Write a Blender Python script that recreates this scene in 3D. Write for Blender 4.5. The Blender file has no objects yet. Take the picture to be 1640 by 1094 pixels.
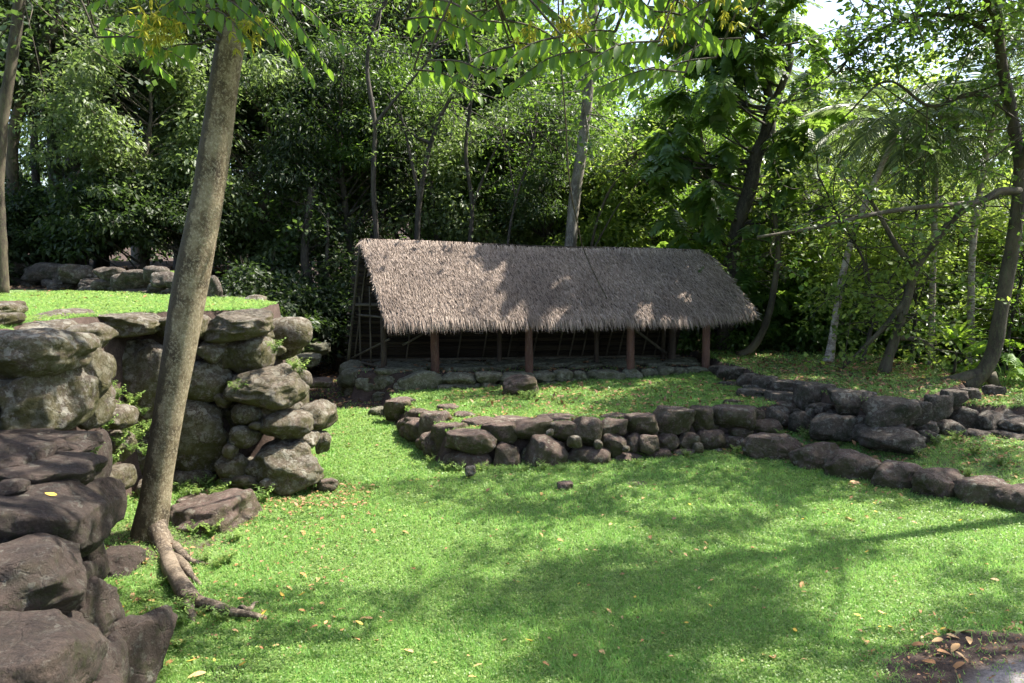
import bpy, bmesh, math, random
import numpy as np
from mathutils import Vector, Matrix
R = math.radians
rnd = random.Random(7)
rng = np.random.default_rng(11)
sc = bpy.context.scene
# ------------------------------------------------------------------ camera, sky, sun, exposure
PITCH = math.atan(117 / 1256.0)
EYE = 2.6
cam = bpy.data.objects.new('camera', bpy.data.cameras.new('camera'))
sc.collection.objects.link(cam); sc.camera = cam
cam.location = (0, 0, EYE); cam.rotation_euler = (math.pi / 2 - PITCH, 0, 0)
cam.data.sensor_width = 36; cam.data.lens = 36 * 1256 / 1640.0
cam.data.clip_start = 0.05; cam.data.clip_end = 800
SUN_EL, SUN_AZ = 56.0, 71.0            # azimuth clockwise from +Y
w = bpy.data.worlds.new('World'); sc.world = w; w.use_nodes = True
nt = w.node_tree; bg = nt.nodes['Background']
sky = nt.nodes.new('ShaderNodeTexSky'); sky.sky_type = 'NISHITA'; sky.sun_disc = False
sky.sun_elevation = R(SUN_EL); sky.sun_rotation = R(SUN_AZ)
sky.air_density = 1.0; sky.dust_density = 2.5; sky.ozone_density = 1.0
nt.links.new(sky.outputs[0], bg.inputs[0]); bg.inputs[1].default_value = 0.115
SV = Vector((math.cos(R(SUN_EL)) * math.sin(R(SUN_AZ)), math.cos(R(SUN_EL)) * math.cos(R(SUN_AZ)), math.sin(R(SUN_EL))))
sl = bpy.data.lights.new('sun', 'SUN'); sl.energy = 5.0; sl.angle = R(0.55); sl.color = (1.0, .95, .86)
so = bpy.data.objects.new('sun', sl); sc.collection.objects.link(so)
so.rotation_euler = (-SV).to_track_quat('-Z', 'Y').to_euler(); so.location = SV * 60
sc.view_settings.view_transform = 'Standard'; sc.view_settings.look = 'None'
sc.view_settings.exposure = 1.78; sc.view_settings.gamma = 1
sc.cycles.max_bounces = 6; sc.cycles.diffuse_bounces = 3; sc.cycles.glossy_bounces = 2
sc.cycles.transmission_bounces = 3; sc.cycles.transparent_max_bounces = 4
sc.cycles.use_adaptive_sampling = True; sc.cycles.adaptive_threshold = 0.02
sc.cycles.sample_clamp_indirect = 4.0
sc.cycles.use_denoising = True

# ------------------------------------------------------------------ helpers
COL = sc.collection
cP, sP = math.cos(PITCH), math.sin(PITCH)
def at(px, py, D):
    """world point seen at photo pixel (px,py) at world depth y = D"""
    a = (px - 820) / 1256.0; b = -(py - 547) / 1256.0
    d = Vector((a, cP + b * sP, -sP + b * cP))
    t = D / d.y
    return Vector((d.x * t, D, EYE + d.z * t))
def on(px, py, z=0.0):
    a = (px - 820) / 1256.0; b = -(py - 547) / 1256.0
    d = Vector((a, cP + b * sP, -sP + b * cP))
    t = (z - EYE) / d.z
    return Vector((d.x * t, d.y * t, z))
def tag(o, label=None, cat=None, group=None, kind=None):
    if label: o['label'] = label
    if cat: o['category'] = cat
    if group: o['group'] = group
    if kind: o['kind'] = kind
    return o
def empty(name, loc, label=None, cat=None, group=None, rz=0, s=1.0):
    o = bpy.data.objects.new(name, None); COL.objects.link(o)
    o.location = loc; o.rotation_euler = (0, 0, rz); o.scale = (s, s, s)
    o.empty_display_size = .2
    return tag(o, label, cat, group)
def mk(name, v, f, mat, parent=None, smooth=False, origin=None, mats=None):
    """numpy mesh -> one object.  v world (or parent-local) coordinates, f (F,3) or list of arrays"""
    v = np.asarray(v, dtype=np.float32)
    if origin is None: origin = (0, 0, 0)
    origin = np.asarray(origin, dtype=np.float32)
    me = bpy.data.meshes.new(name)
    f = np.asarray(f, dtype=np.int32)
    n = len(f); k = f.shape[1]
    me.vertices.add(len(v)); me.vertices.foreach_set('co', (v - origin).ravel())
    me.loops.add(n * k); me.loops.foreach_set('vertex_index', f.ravel())
    me.polygons.add(n); me.polygons.foreach_set('loop_start', np.arange(n, dtype=np.int32) * k)
    try: me.polygons.foreach_set('loop_total', np.full(n, k, dtype=np.int32))
    except Exception: pass
    if smooth: me.polygons.foreach_set('use_smooth', np.ones(n, dtype=bool))
    me.update(calc_edges=True)
    if mats:
        for m in mats: me.materials.append(m)
    else: me.materials.append(mat)
    o = bpy.data.objects.new(name, me); COL.objects.link(o); o.location = origin
    if parent: o.parent = parent
    return o
def copy_tree(o, parent=None):
    c = o.copy(); COL.objects.link(c)
    if parent: c.parent = parent
    for ch in list(o.children): copy_tree(ch, c)
    return c
class Acc:
    def __init__(s): s.v = []; s.f = []; s.n = 0
    def add(s, v, f):
        v = np.asarray(v, dtype=np.float32); f = np.asarray(f, dtype=np.int64)
        s.v.append(v); s.f.append(f + s.n); s.n += len(v)
    def get(s): return np.concatenate(s.v), np.concatenate(s.f)
    def mk(s, name, mat, parent=None, smooth=False, origin=None):
        v, f = s.get(); return mk(name, v, f, mat, parent, smooth, origin)
def hsh(i, j, k, s):
    n = (i * 374761393 + j * 668265263 + k * 2147483647 + s * 974711) & 0xffffffff
    n = ((n ^ (n >> 13)) * 1274126177) & 0xffffffff
    n = ((n ^ (n >> 16)) * 2246822519) & 0xffffffff
    return ((n ^ (n >> 15)) & 0xffff) / 32767.5 - 1.0
def vnoise(p, freq=1.0, seed=0):
    p = np.asarray(p, dtype=np.float64) * freq + seed * 17.13
    i = np.floor(p).astype(np.int64); fr = p - i; u = fr * fr * (3 - 2 * fr)
    r = 0
    for dx in (0, 1):
        for dy in (0, 1):
            for dz in (0, 1):
                wgt = (u[:, 0] if dx else 1 - u[:, 0]) * (u[:, 1] if dy else 1 - u[:, 1]) * (u[:, 2] if dz else 1 - u[:, 2])
                r = r + wgt * hsh(i[:, 0] + dx, i[:, 1] + dy, i[:, 2] + dz, seed)
    return r
def n2(x, y, freq=1.0, seed=0):
    return vnoise(np.stack([x.ravel(), y.ravel(), np.zeros(x.size)], 1), freq, seed).reshape(x.shape)
def tube(pts, rad, seg=8, rough=0.0, seed=0, cap=True, lump=None):
    pts = np.array([tuple(p) for p in pts], dtype=float); rad = np.asarray(rad, dtype=float)
    T = np.gradient(pts, axis=0); T /= np.linalg.norm(T, axis=1)[:, None] + 1e-9
    up = np.array([0, 0, 1.0]) if abs(T[0][2]) < .9 else np.array([0, 1.0, 0])
    a = np.cross(T[0], up); a /= np.linalg.norm(a)
    V = []
    th = np.linspace(0, 2 * math.pi, seg, endpoint=False)
    for i in range(len(pts)):
        a = a - T[i] * np.dot(a, T[i]); a /= np.linalg.norm(a) + 1e-9
        b = np.cross(T[i], a)
        r = rad[i]
        if lump is not None: r = r * lump(i / (len(pts) - 1), th)
        else: r = r * np.ones(seg)
        V.append(pts[i] + (np.cos(th) * r)[:, None] * a + (np.sin(th) * r)[:, None] * b)
    V = np.concatenate(V)
    if rough > 0:
        c = np.repeat(pts, seg, axis=0); d = V - c; l = np.linalg.norm(d, axis=1)[:, None] + 1e-9
        V = V + d / l * (vnoise(V, 3.0 / max(rad.max() * 6, .2), seed)[:, None] * rough * l)
    F = []
    for i in range(len(pts) - 1):
        k = i * seg + np.arange(seg); k2 = i * seg + (np.arange(seg) + 1) % seg
        F.append(np.stack([k, k2, k2 + seg], 1)); F.append(np.stack([k, k2 + seg, k + seg], 1))
    if cap:
        n = len(V); V = np.concatenate([V, pts[:1], pts[-1:]])
        k = np.arange(seg); k2 = (k + 1) % seg; e = (len(pts) - 1) * seg
        F.append(np.stack([k2, k, np.full(seg, n)], 1)); F.append(np.stack([k + e, k2 + e, np.full(seg, n + 1)], 1))
    return V, np.concatenate(F)
def smooth_path(pts, n=24):
    """Catmull-Rom through points"""
    P = [np.array(tuple(p), dtype=float) for p in pts]
    P = [2 * P[0] - P[1]] + P + [2 * P[-1] - P[-2]]
    out = []; m = len(P) - 3
    for q in range(n):
        t = q / (n - 1) * m; i = min(int(t), m - 1); t -= i
        a, b, c, d = P[i:i + 4]
        out.append(.5 * ((2 * b) + (-a + c) * t + (2 * a - 5 * b + 4 * c - d) * t * t + (-a + 3 * b - 3 * c + d) * t ** 3))
    return np.array(out)
BOXF = np.array([[0, 2, 1], [0, 3, 2], [4, 5, 6], [4, 6, 7], [0, 1, 5], [0, 5, 4], [1, 2, 6], [1, 6, 5], [2, 3, 7], [2, 7, 6], [3, 0, 4], [3, 4, 7]])
def beam(p0, p1, wx, wz):
    """rectangular beam between two points"""
    p0 = np.array(tuple(p0), dtype=float); p1 = np.array(tuple(p1), dtype=float)
    t = p1 - p0; t /= np.linalg.norm(t)
    up = np.array([0, 0, 1.0]) if abs(t[2]) < .95 else np.array([0, 1.0, 0])
    s = np.cross(t, up); s /= np.linalg.norm(s); u = np.cross(s, t)
    s *= wx / 2; u *= wz / 2
    return np.array([p0 - s - u, p0 + s - u, p0 + s + u, p0 - s + u, p1 - s - u, p1 + s - u, p1 + s + u, p1 - s + u]), BOXF[:, ::-1]
# leaf templates: x = length axis, y = width, z = normal
def T_diamond(wd=.5, fold=.12):
    v = np.array([[0, 0, 0], [.45, wd / 2, fold], [1, 0, -.08], [.45, -wd / 2, fold], [.5, 0, 0]])
    return v, np.array([[0, 4, 1], [4, 2, 1], [0, 3, 4], [4, 3, 2]])
def T_simple(wd=.5, fold=.1):
    v = np.array([[0, 0, 0], [.42, wd / 2, fold], [1, 0, -.06], [.42, -wd / 2, fold]])
    return v, np.array([[0, 2, 1], [0, 3, 2]])
def T_ovate(wd=.42, droop=.18):
    v = []; xs = [0, .12, .35, .62, .85, 1]; ws = [0.02, .6, 1, .85, .42, 0.01]
    for x, q in zip(xs, ws):
        z = -droop * x * x
        v += [[x, q * wd / 2, z + .05 * q], [x, 0, z], [x, -q * wd / 2, z + .05 * q]]
    f = []
    for i in range(5):
        a = i * 3
        for c in (0, 1):
            f += [[a + c, a + c + 1, a + c + 4], [a + c, a + c + 4, a + c + 3]]
    return np.array(v), np.array(f)
def T_lobed(n=5, wd=.75):
    """deeply lobed leaf (breadfruit-like), lobes as pointed pieces either side of the midrib"""
    v = [[0, 0, 0], [.3, .035, 0], [.3, -.035, 0], [1, 0, -.22]]; f = [[0, 2, 1], [1, 2, 3]]
    for i in range(n):
        x = .12 + .62 * i / (n - 1); l = wd / 2 * (1 - abs(x - .42) * 1.1); z = -.22 * x * x
        for s in (1, -1):
            k = len(v)
            v += [[x - .03, s * .01, z], [x + .15, s * .01, z], [x + .22, s * l, z - .07], [x + .02, s * l * .6, z + .02], [x + .2, s * l * .5, z + .02]]
            q = [[k, k + 1, k + 4], [k, k + 4, k + 3], [k + 3, k + 4, k + 2]]
            f += q if s > 0 else [[a, c, b] for a, b, c in q]
    k = len(v); v += [[.72, .03, -.11], [.72, -.03, -.11], [.86, .13, -.15], [.86, -.13, -.15], [1.02, 0, -.22]]
    f += [[k, k + 4, k + 2], [k + 1, k + 3, k + 4], [k, k + 1, k + 4]]
    return np.array(v), np.array(f)
def inst(T, pos, ax, nr, sc_):
    """scatter template T at pos with x-axis ax, normal nr, size sc_ -> verts, faces"""
    tv, tf = T; pos = np.asarray(pos, float); ax = np.asarray(ax, float); nr = np.asarray(nr, float)
    ax = ax / (np.linalg.norm(ax, axis=1)[:, None] + 1e-9)
    nr = nr - ax * (ax * nr).sum(1)[:, None]; nr = nr / (np.linalg.norm(nr, axis=1)[:, None] + 1e-9)
    sd = np.cross(nr, ax); s = np.asarray(sc_, float).reshape(-1, 1, 1) * np.ones((len(pos), 1, 1))
    V = pos[:, None, :] + s * (tv[None, :, 0:1] * ax[:, None, :] + tv[None, :, 1:2] * sd[:, None, :] + tv[None, :, 2:3] * nr[:, None, :])
    k = len(tv); F = tf[None] + (np.arange(len(pos)) * k)[:, None, None]
    return V.reshape(-1, 3), F.reshape(-1, 3)
def rdir(n, g=rng):
    d = g.normal(size=(n, 3)); return d / np.linalg.norm(d, axis=1)[:, None]

# ------------------------------------------------------------------ materials
def mat_new(name):
    m = bpy.data.materials.new(name); m.use_nodes = True
    t = m.node_tree; b = t.nodes['Principled BSDF']
    return m, t, b, t.nodes.new, t.links.new
def ramp(t, stops, src, interp='LINEAR'):
    r = t.nodes.new('ShaderNodeValToRGB'); r.color_ramp.interpolation = interp
    e = r.color_ramp.elements
    while len(e) < len(stops): e.new(.5)
    for i, (p, c) in enumerate(stops):
        e[i].position = p; e[i].color = (*c, 1) if len(c) == 3 else c
    t.links.new(src, r.inputs[0]); return r.outputs[0]
def noise(t, scale, detail=4, rough=.6, vec=None, dist=0):
    n = t.nodes.new('ShaderNodeTexNoise'); n.inputs['Scale'].default_value = scale
    n.inputs['Detail'].default_value = detail; n.inputs['Roughness'].default_value = rough
    n.inputs['Distortion'].default_value = dist
    if vec is not None: t.links.new(vec, n.inputs['Vector'])
    return n.outputs['Fac']
def mixc(t, fac, a, b, mode='MIX'):
    m = t.nodes.new('ShaderNodeMix'); m.data_type = 'RGBA'; m.blend_type = mode
    for s, v in ((0, fac), (6, a), (7, b)):
        if hasattr(v, 'is_output') or hasattr(v, 'links'): t.links.new(v, m.inputs[s])
        elif s == 0: m.inputs[0].default_value = v
        else: m.inputs[s].default_value = (*v, 1)
    return m.outputs[2]
def bump(t, b, h, strength, dist=.02):
    n = t.nodes.new('ShaderNodeBump'); n.inputs['Strength'].default_value = strength; n.inputs['Distance'].default_value = dist
    t.links.new(h, n.inputs['Height']); t.links.new(n.outputs[0], b.inputs['Normal'])
    return n
def mth(t, op, a, b=None, c=None):
    m = t.nodes.new('ShaderNodeMath'); m.operation = op
    for i, v in enumerate((a, b, c)):
        if v is None: continue
        if isinstance(v, (int, float)): m.inputs[i].default_value = v
        else: t.links.new(v, m.inputs[i])
    return m.outputs[0]
def objrand(t):
    return t.nodes.new('ShaderNodeObjectInfo').outputs['Random']
def worldpos(t):
    return t.nodes.new('ShaderNodeNewGeometry').outputs['Position']
def stone_mat(name, dark, mid, light, lich, moss, mossamt, lichamt):
    m, t, b, N, L = mat_new(name)
    P = worldpos(t); r = objrand(t)
    n1 = noise(t, 5, 6, .65, P); n2_ = noise(t, 34, 5, .7, P); n3 = noise(t, 2.1, 3, .5, P)
    c = ramp(t, [(.32, dark), (.52, mid), (.72, light)], n1)
    c = mixc(t, .8, c, ramp(t, [(.32, (.28, .25, .22)), (.48, (.8, .78, .75)), (.68, (1.35, 1.3, 1.25))], n2_), 'MULTIPLY')
    c = mixc(t, .5, c, ramp(t, [(.38, (.35, .32, .3)), (.55, (1.1, 1.1, 1.1))], noise(t, 95, 3, .8, P)), 'MULTIPLY')
    c = mixc(t, mth(t, 'MULTIPLY', r, .45), c, tuple(x * 1.15 for x in mid))
    # lichen: pale round patches
    v = N('ShaderNodeTexVoronoi'); v.inputs['Scale'].default_value = 9; v.inputs['Randomness'].default_value = 1
    wv = N('ShaderNodeVectorMath'); wv.operation = 'ADD'; L(P, wv.inputs[0])
    nc = N('ShaderNodeTexNoise'); nc.inputs['Scale'].default_value = 14; L(P, nc.inputs['Vector'])
    sc2 = N('ShaderNodeVectorMath'); sc2.operation = 'SCALE'; sc2.inputs['Scale'].default_value = .09; L(nc.outputs['Color'], sc2.inputs[0])
    L(sc2.outputs[0], wv.inputs[1]); L(wv.outputs[0], v.inputs['Vector'])
    lf = mth(t, 'LESS_THAN', v.outputs['Distance'], .36)
    lf = mth(t, 'MULTIPLY', lf, mth(t, 'GREATER_THAN', noise(t, 3.2, 5, .7, P), .61 - lichamt * .16))
    lf2 = ramp(t, [(.56 - lichamt * .1, (0, 0, 0)), (.64 - lichamt * .08, (1, 1, 1))], noise(t, 16, 7, .8, P))
    lf = mth(t, 'MULTIPLY', mth(t, 'MAXIMUM', mth(t, 'MULTIPLY', lf, .75), mth(t, 'MULTIPLY', lf2, .62)), mth(t, 'ADD', mth(t, 'MULTIPLY', r, .6), .5))
    c = mixc(t, lf, c, lich)
    # moss / algae film in patches, thicker on the sides than on the trodden tops
    sep = N('ShaderNodeSeparateXYZ'); L(N('ShaderNodeNewGeometry').outputs['Normal'], sep.inputs[0])
    side = ramp(t, [(.35, (1, 1, 1)), (.95, (.12, .12, .12))], mth(t, 'ADD', mth(t, 'MULTIPLY', sep.outputs[2], .5), .5))
    mf = ramp(t, [(.56 - mossamt * .10, (0, 0, 0)), (.62 - mossamt * .10, (1, 1, 1))], noise(t, 5.5, 9, .85, P))
    mf = mth(t, 'MULTIPLY', mf, side)
    c = mixc(t, mth(t, 'MULTIPLY', mf, .85), c, moss)
    L(c, b.inputs['Base Color']); b.inputs['Roughness'].default_value = .82
    b.inputs['Specular IOR Level'].default_value = .35
    h = mth(t, 'ADD', mth(t, 'MULTIPLY', n1, 1.0), mth(t, 'MULTIPLY', n2_, .45))
    h = mth(t, 'ADD', h, mth(t, 'MULTIPLY', noise(t, 110, 3, .7, P), .18))
    h = mth(t, 'ADD', h, mth(t, 'MULTIPLY', lf, .12))
    cr = N('ShaderNodeTexVoronoi'); cr.feature = 'DISTANCE_TO_EDGE'; cr.inputs['Scale'].default_value = 3.1; L(wv.outputs[0], cr.inputs['Vector'])
    h = mth(t, 'ADD', h, mth(t, 'MULTIPLY', mth(t, 'MINIMUM', cr.outputs['Distance'], .03), 7.0))
    h = mth(t, 'ADD', h, mth(t, 'MULTIPLY', noise(t, 13, 8, .9, P), .8))
    pv = N('ShaderNodeTexVoronoi'); pv.inputs['Scale'].default_value = 42; L(P, pv.inputs['Vector'])
    pit = mth(t, 'MULTIPLY', mth(t, 'LESS_THAN', pv.outputs['Distance'], .28), mth(t, 'GREATER_THAN', noise(t, 6, 3, .6, P), .5))
    h = mth(t, 'SUBTRACT', h, mth(t, 'MULTIPLY', pit, .25))
    bump(t, b, h, 1.0, .06)
    return m
M = {}
M['stone'] = stone_mat('terrace stone', (.038, .028, .019), (.125, .096, .070), (.24, .19, .15), (.37, .35, .29), (.075, .072, .010), 1.25, .85)
M['stone_near'] = stone_mat('dark brown basalt', (.024, .016, .013), (.066, .046, .036), (.12, .086, .069), (.17, .16, .13), (.04, .042, .012), .5, .2)  # darkest brown stone, for boulders and rocks in the left foreground
M['stone_purple'] = stone_mat('reddish basalt', (.052, .034, .026), (.145, .098, .082), (.25, .175, .150), (.30, .28, .22), (.060, .060, .012), 1.15, .35)
M['stone_house'] = stone_mat('grey green foundation stone', (.055, .050, .034), (.16, .148, .104), (.28, .26, .19), (.32, .32, .23), (.06, .066, .02), 1.0, .8)
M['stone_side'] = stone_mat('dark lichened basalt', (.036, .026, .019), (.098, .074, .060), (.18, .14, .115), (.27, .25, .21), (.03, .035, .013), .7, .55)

def leaf_mat(name, base, base2, trans, tfac=.45, rough=.38, spec=.5, patch=False):
    m, t, b, N, L = mat_new(name)
    g = N('ShaderNodeNewGeometry'); r = g.outputs['Random Per Island']
    c = mixc(t, r, base, base2)
    r2 = mth(t, 'FRACT', mth(t, 'MULTIPLY', r, 37.7))
    c = mixc(t, 1.0, c, ramp(t, [(0, (.62, .66, .6)), (.7, (1, 1, 1)), (1, (1.35, 1.25, 1.0))], r2), 'MULTIPLY')
    oi = objrand(t)
    c = mixc(t, 1.0, c, ramp(t, [(0, (.8, .86, .85)), (1, (1.15, 1.08, .95))], oi), 'MULTIPLY')
    if patch:                                              # paler dry and darker lush patches of turf
        c = mixc(t, 1.0, c, ramp(t, [(.34, (.72, .84, .75)), (.5, (1, 1, 1)), (.66, (1.25, 1.10, 1.05))], noise(t, 1.5, 5, .65, worldpos(t))), 'MULTIPLY')
        c = mixc(t, ramp(t, [(.94, (0, 0, 0)), (.96, (1, 1, 1))], r2), c, (.42, .33, .19))
    L(c, b.inputs['Base Color']); b.inputs['Roughness'].default_value = rough
    b.inputs['Specular IOR Level'].default_value = spec
    tr = N('ShaderNodeBsdfTranslucent'); ct = mixc(t, 1.0, mixc(t, .35, trans, c), ramp(t, [(0, (.75, .8, .7)), (1, (1.1, 1.1, 1))], r2), 'MULTIPLY')
    L(ct, tr.inputs[0])
    mx = N('ShaderNodeMixShader'); mx.inputs[0].default_value = tfac
    L(b.outputs[0], mx.inputs[1]); L(tr.outputs[0], mx.inputs[2])
    L(mx.outputs[0], t.nodes['Material Output'].inputs[0])
    return m
M['leaf_dark'] = leaf_mat('dark evergreen leaves', (.034, .056, .024), (.064, .09, .038), (.18, .30, .055), .36, .48, .4)
M['leaf_shade'] = leaf_mat('shade-darkened forest leaves', (.022, .038, .016), (.046, .066, .028), (.12, .21, .04), .32, .50, .35)  # leaf colour darkened to stand in for the deep shade of the left forest
M['leaf_grey'] = leaf_mat('greyish forest leaves', (.075, .11, .05), (.135, .17, .08), (.34, .48, .12), .44, .48, .45)
M['leaf_mid'] = leaf_mat('forest leaves', (.042, .088, .024), (.085, .14, .036), (.30, .50, .06), .44, .42, .5)
M['leaf_light'] = leaf_mat('light green leaves', (.11, .175, .04), (.18, .24, .065), (.50, .66, .10), .5, .48, .4)
M['leaf_big'] = leaf_mat('big glossy leaves', (.05, .105, .03), (.10, .155, .045), (.38, .58, .07), .45, .38, .65)
M['leaf_spray'] = leaf_mat('drooping canopy leaves', (.045, .10, .018), (.09, .15, .03), (.34, .58, .045), .55, .38, .5)
M['leaf_palm'] = leaf_mat('palm leaflets', (.07, .11, .05), (.14, .18, .09), (.30, .42, .12), .35, .35, .5)
M['leaf_ti'] = leaf_mat('bright strap leaves', (.08, .18, .03), (.14, .25, .04), (.42, .62, .06), .5, .35, .5)
M['grass'] = leaf_mat('lawn grass', (.165, .36, .085), (.30, .51, .165), (.47, .80, .20), .42, .5, .3, True)
M['weed'] = leaf_mat('weed leaves', (.11, .20, .05), (.22, .31, .10), (.46, .6, .17), .42, .45, .35)
M['flower'] = leaf_mat('yellow drooping petals', (.26, .30, .03), (.38, .36, .04), (.7, .62, .08), .4, .5, .3)
M['dead'] = leaf_mat('fallen leaves', (.26, .13, .07), (.50, .36, .22), (.40, .27, .12), .15, .6, .3)
M['dead_yellow'] = leaf_mat('yellow fallen leaf', (.40, .27, .04), (.50, .38, .10), (.5, .36, .08), .2, .5, .3)
M['dead_brown'] = leaf_mat('brown fallen leaf', (.22, .11, .055), (.36, .20, .12), (.3, .16, .06), .1, .7, .3)

def bark_mat(name, c0, c1, c2, spots, sscale=30, vert=.35, stain=None):
    m, t, b, N, L = mat_new(name)
    P = worldpos(t)
    mp = N('ShaderNodeMapping'); mp.inputs['Scale'].default_value = (1, 1, vert); L(P, mp.inputs[0]); V = mp.outputs[0]
    n1 = noise(t, 4.5, 6, .65, V); n2_ = noise(t, sscale, 6, .75, V)
    c = ramp(t, [(.38, c0), (.5, c1), (.60, c2)], n1)
    sp = ramp(t, [(.5, (0, 0, 0)), (.58, (1, 1, 1))], n2_)
    c = mixc(t, mth(t, 'MULTIPLY', sp, .6), c, spots)
    c = mixc(t, .5, c, ramp(t, [(.35, (.4, .38, .35)), (.6, (1, 1, 1))], noise(t, 60, 4, .7, P)), 'MULTIPLY')
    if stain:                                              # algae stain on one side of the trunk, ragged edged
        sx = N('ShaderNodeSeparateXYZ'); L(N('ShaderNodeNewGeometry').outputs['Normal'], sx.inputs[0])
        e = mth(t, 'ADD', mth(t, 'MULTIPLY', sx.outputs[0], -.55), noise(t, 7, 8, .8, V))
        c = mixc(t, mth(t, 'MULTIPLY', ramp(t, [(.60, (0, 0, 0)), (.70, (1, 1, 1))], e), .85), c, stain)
    L(c, b.inputs['Base Color']); b.inputs['Roughness'].default_value = .85
    h = mth(t, 'ADD', n1, mth(t, 'MULTIPLY', n2_, .6))
    bump(t, b, h, .7, .02)
    return m
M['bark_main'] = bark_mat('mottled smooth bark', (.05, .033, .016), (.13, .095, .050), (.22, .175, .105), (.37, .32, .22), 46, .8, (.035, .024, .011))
M['bark_dark'] = bark_mat('dark forest bark', (.016, .012, .009), (.035, .027, .019), (.065, .05, .036), (.09, .08, .06))
M['bark_pale'] = bark_mat('pale lichened bark', (.07, .056, .042), (.14, .118, .09), (.22, .195, .16), (.30, .28, .24), 22)
M['bark_palm'] = bark_mat('ringed palm bark', (.20, .15, .12), (.34, .27, .23), (.46, .40, .35), (.5, .46, .40), 18, 3)
M['bark_brown'] = bark_mat('brown mossy bark', (.026, .018, .011), (.06, .044, .027), (.10, .078, .05), (.085, .09, .04))

def fibre_mat(name, a, b_, c_):
    m, t, b, N, L = mat_new(name)
    r = N('ShaderNodeNewGeometry').outputs['Random Per Island']
    P = worldpos(t)
    c = ramp(t, [(0, a), (.5, b_), (1, c_)], r)
    big = noise(t, 1.1, 4, .6, P)
    c = mixc(t, 1.0, c, ramp(t, [(.3, (.72, .7, .7)), (.65, (1.1, 1.08, 1.05))], big), 'MULTIPLY')
    L(c, b.inputs['Base Color']); b.inputs['Roughness'].default_value = .8; b.inputs['Specular IOR Level'].default_value = .25
    return m
M['thatch'] = fibre_mat('weathered thatch', (.11, .080, .060), (.26, .203, .165), (.42, .345, .285))
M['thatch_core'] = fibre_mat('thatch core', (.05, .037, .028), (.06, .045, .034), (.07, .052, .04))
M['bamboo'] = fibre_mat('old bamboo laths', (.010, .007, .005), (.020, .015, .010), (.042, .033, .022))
M['wood_red'] = bark_mat('red brown coconut wood', (.06, .024, .015), (.10, .042, .026), (.14, .065, .042), (.13, .08, .06), 40, .3)
M['wood_dark'] = bark_mat('dark house timber', (.025, .015, .011), (.045, .03, .022), (.07, .05, .036), (.08, .06, .04), 40, .3)
M['wood_pole'] = bark_mat('weathered poles', (.035, .027, .018), (.065, .052, .034), (.10, .085, .06), (.12, .105, .08), 40, .3)

def ground_mat():
    m, t, b, N, L = mat_new('ground soil and turf')
    P = worldpos(t)
    a = N('ShaderNodeAttribute'); a.attribute_name = 'soil'
    n1 = noise(t, 9, 6, .7, P); n2_ = noise(t, 60, 4, .7, P); n3 = noise(t, 1.2, 3, .6, P)
    turf = ramp(t, [(.3, (.055, .08, .028)), (.5, (.11, .17, .05)), (.7, (.18, .25, .08))], mth(t, 'ADD', mth(t, 'MULTIPLY', n1, .5), mth(t, 'MULTIPLY', n2_, .5)))
    soil = ramp(t, [(.3, (.022, .015, .012)), (.5, (.055, .038, .030)), (.7, (.11, .08, .066))], mth(t, 'ADD', mth(t, 'MULTIPLY', n1, .6), mth(t, 'MULTIPLY', n2_, .4)))
    grey = ramp(t, [(.38, (.14, .12, .11)), (.6, (.34, .31, .295))], mth(t, 'ADD', mth(t, 'MULTIPLY', n1, .5), mth(t, 'MULTIPLY', n2_, .5)))
    a2 = N('ShaderNodeAttribute'); a2.attribute_name = 'bare'
    soil = mixc(t, a2.outputs['Fac'], soil, grey)
    f = mth(t, 'ADD', a.outputs['Fac'], mth(t, 'MULTIPLY', mth(t, 'SUBTRACT', n1, .5), .8))
    f = ramp(t, [(.42, (0, 0, 0)), (.58, (1, 1, 1))], f)
    L(mixc(t, f, turf, soil), b.inputs['Base Color']); b.inputs['Roughness'].default_value = .95
    b.inputs['Specular IOR Level'].default_value = .2
    bump(t, b, mth(t, 'ADD', n1, n2_), .6, .03)
    return m
M['ground'] = ground_mat()

# ------------------------------------------------------------------ terrain
def sdf(poly, x, y):
    """signed distance, >0 inside"""
    d = np.full(x.shape, 1e9); ins = np.zeros(x.shape, bool); n = len(poly)
    for i in range(n):
        ax, ay = poly[i]; bx, by = poly[(i + 1) % n]
        ex, ey = bx - ax, by - ay; wx, wy = x - ax, y - ay
        tt = np.clip((wx * ex + wy * ey) / (ex * ex + ey * ey), 0, 1)
        d = np.minimum(d, np.hypot(wx - ex * tt, wy - ey * tt))
        c = ((ay > y) != (by > y)) & (x < (bx - ax) * (y - ay) / ((by - ay) if by != ay else 1e-9) + ax)
        ins ^= c
    return np.where(ins, d, -d)
def sst(v, a, b):
    q = np.clip((v - a) / (b - a), 0, 1); return q * q * (3 - 2 * q)
P_TERR = [(-3.95, 5.6), (-4.35, 7.3), (-4.2, 8.75), (-2.9, 9.35), (-3.2, 11.2), (-4.7, 13.3), (-7.7, 16.0), (-12, 18.9), (-30, 20), (-30, 3), (-5, 3)]
P_TERR2 = [(-5.9, 14.5), (-7.9, 16.35), (-12.1, 19.3), (-30, 20.4), (-30, 34), (-9, 34), (-7.5, 20), (-6.4, 16)]
P_NEAR = [(-4.2, 7.4), (-3.15, 5.4), (-2.35, 3.9), (-1.4, 2.2), (-1.2, -4), (-30, -4), (-30, 8)]
P_PLAT = [(-.92, 10.35), (1.3, 10.75), (3.75, 11.4), (4.3, 11.9), (4.3, 16.5), (-2.6, 15.2), (-2.05, 13.1)]
P_HOUSE = [(-3.0, 14.75), (-.9, 14.45), (3.9, 15.6), (4.3, 18.6), (-3.6, 17.3)]
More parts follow.
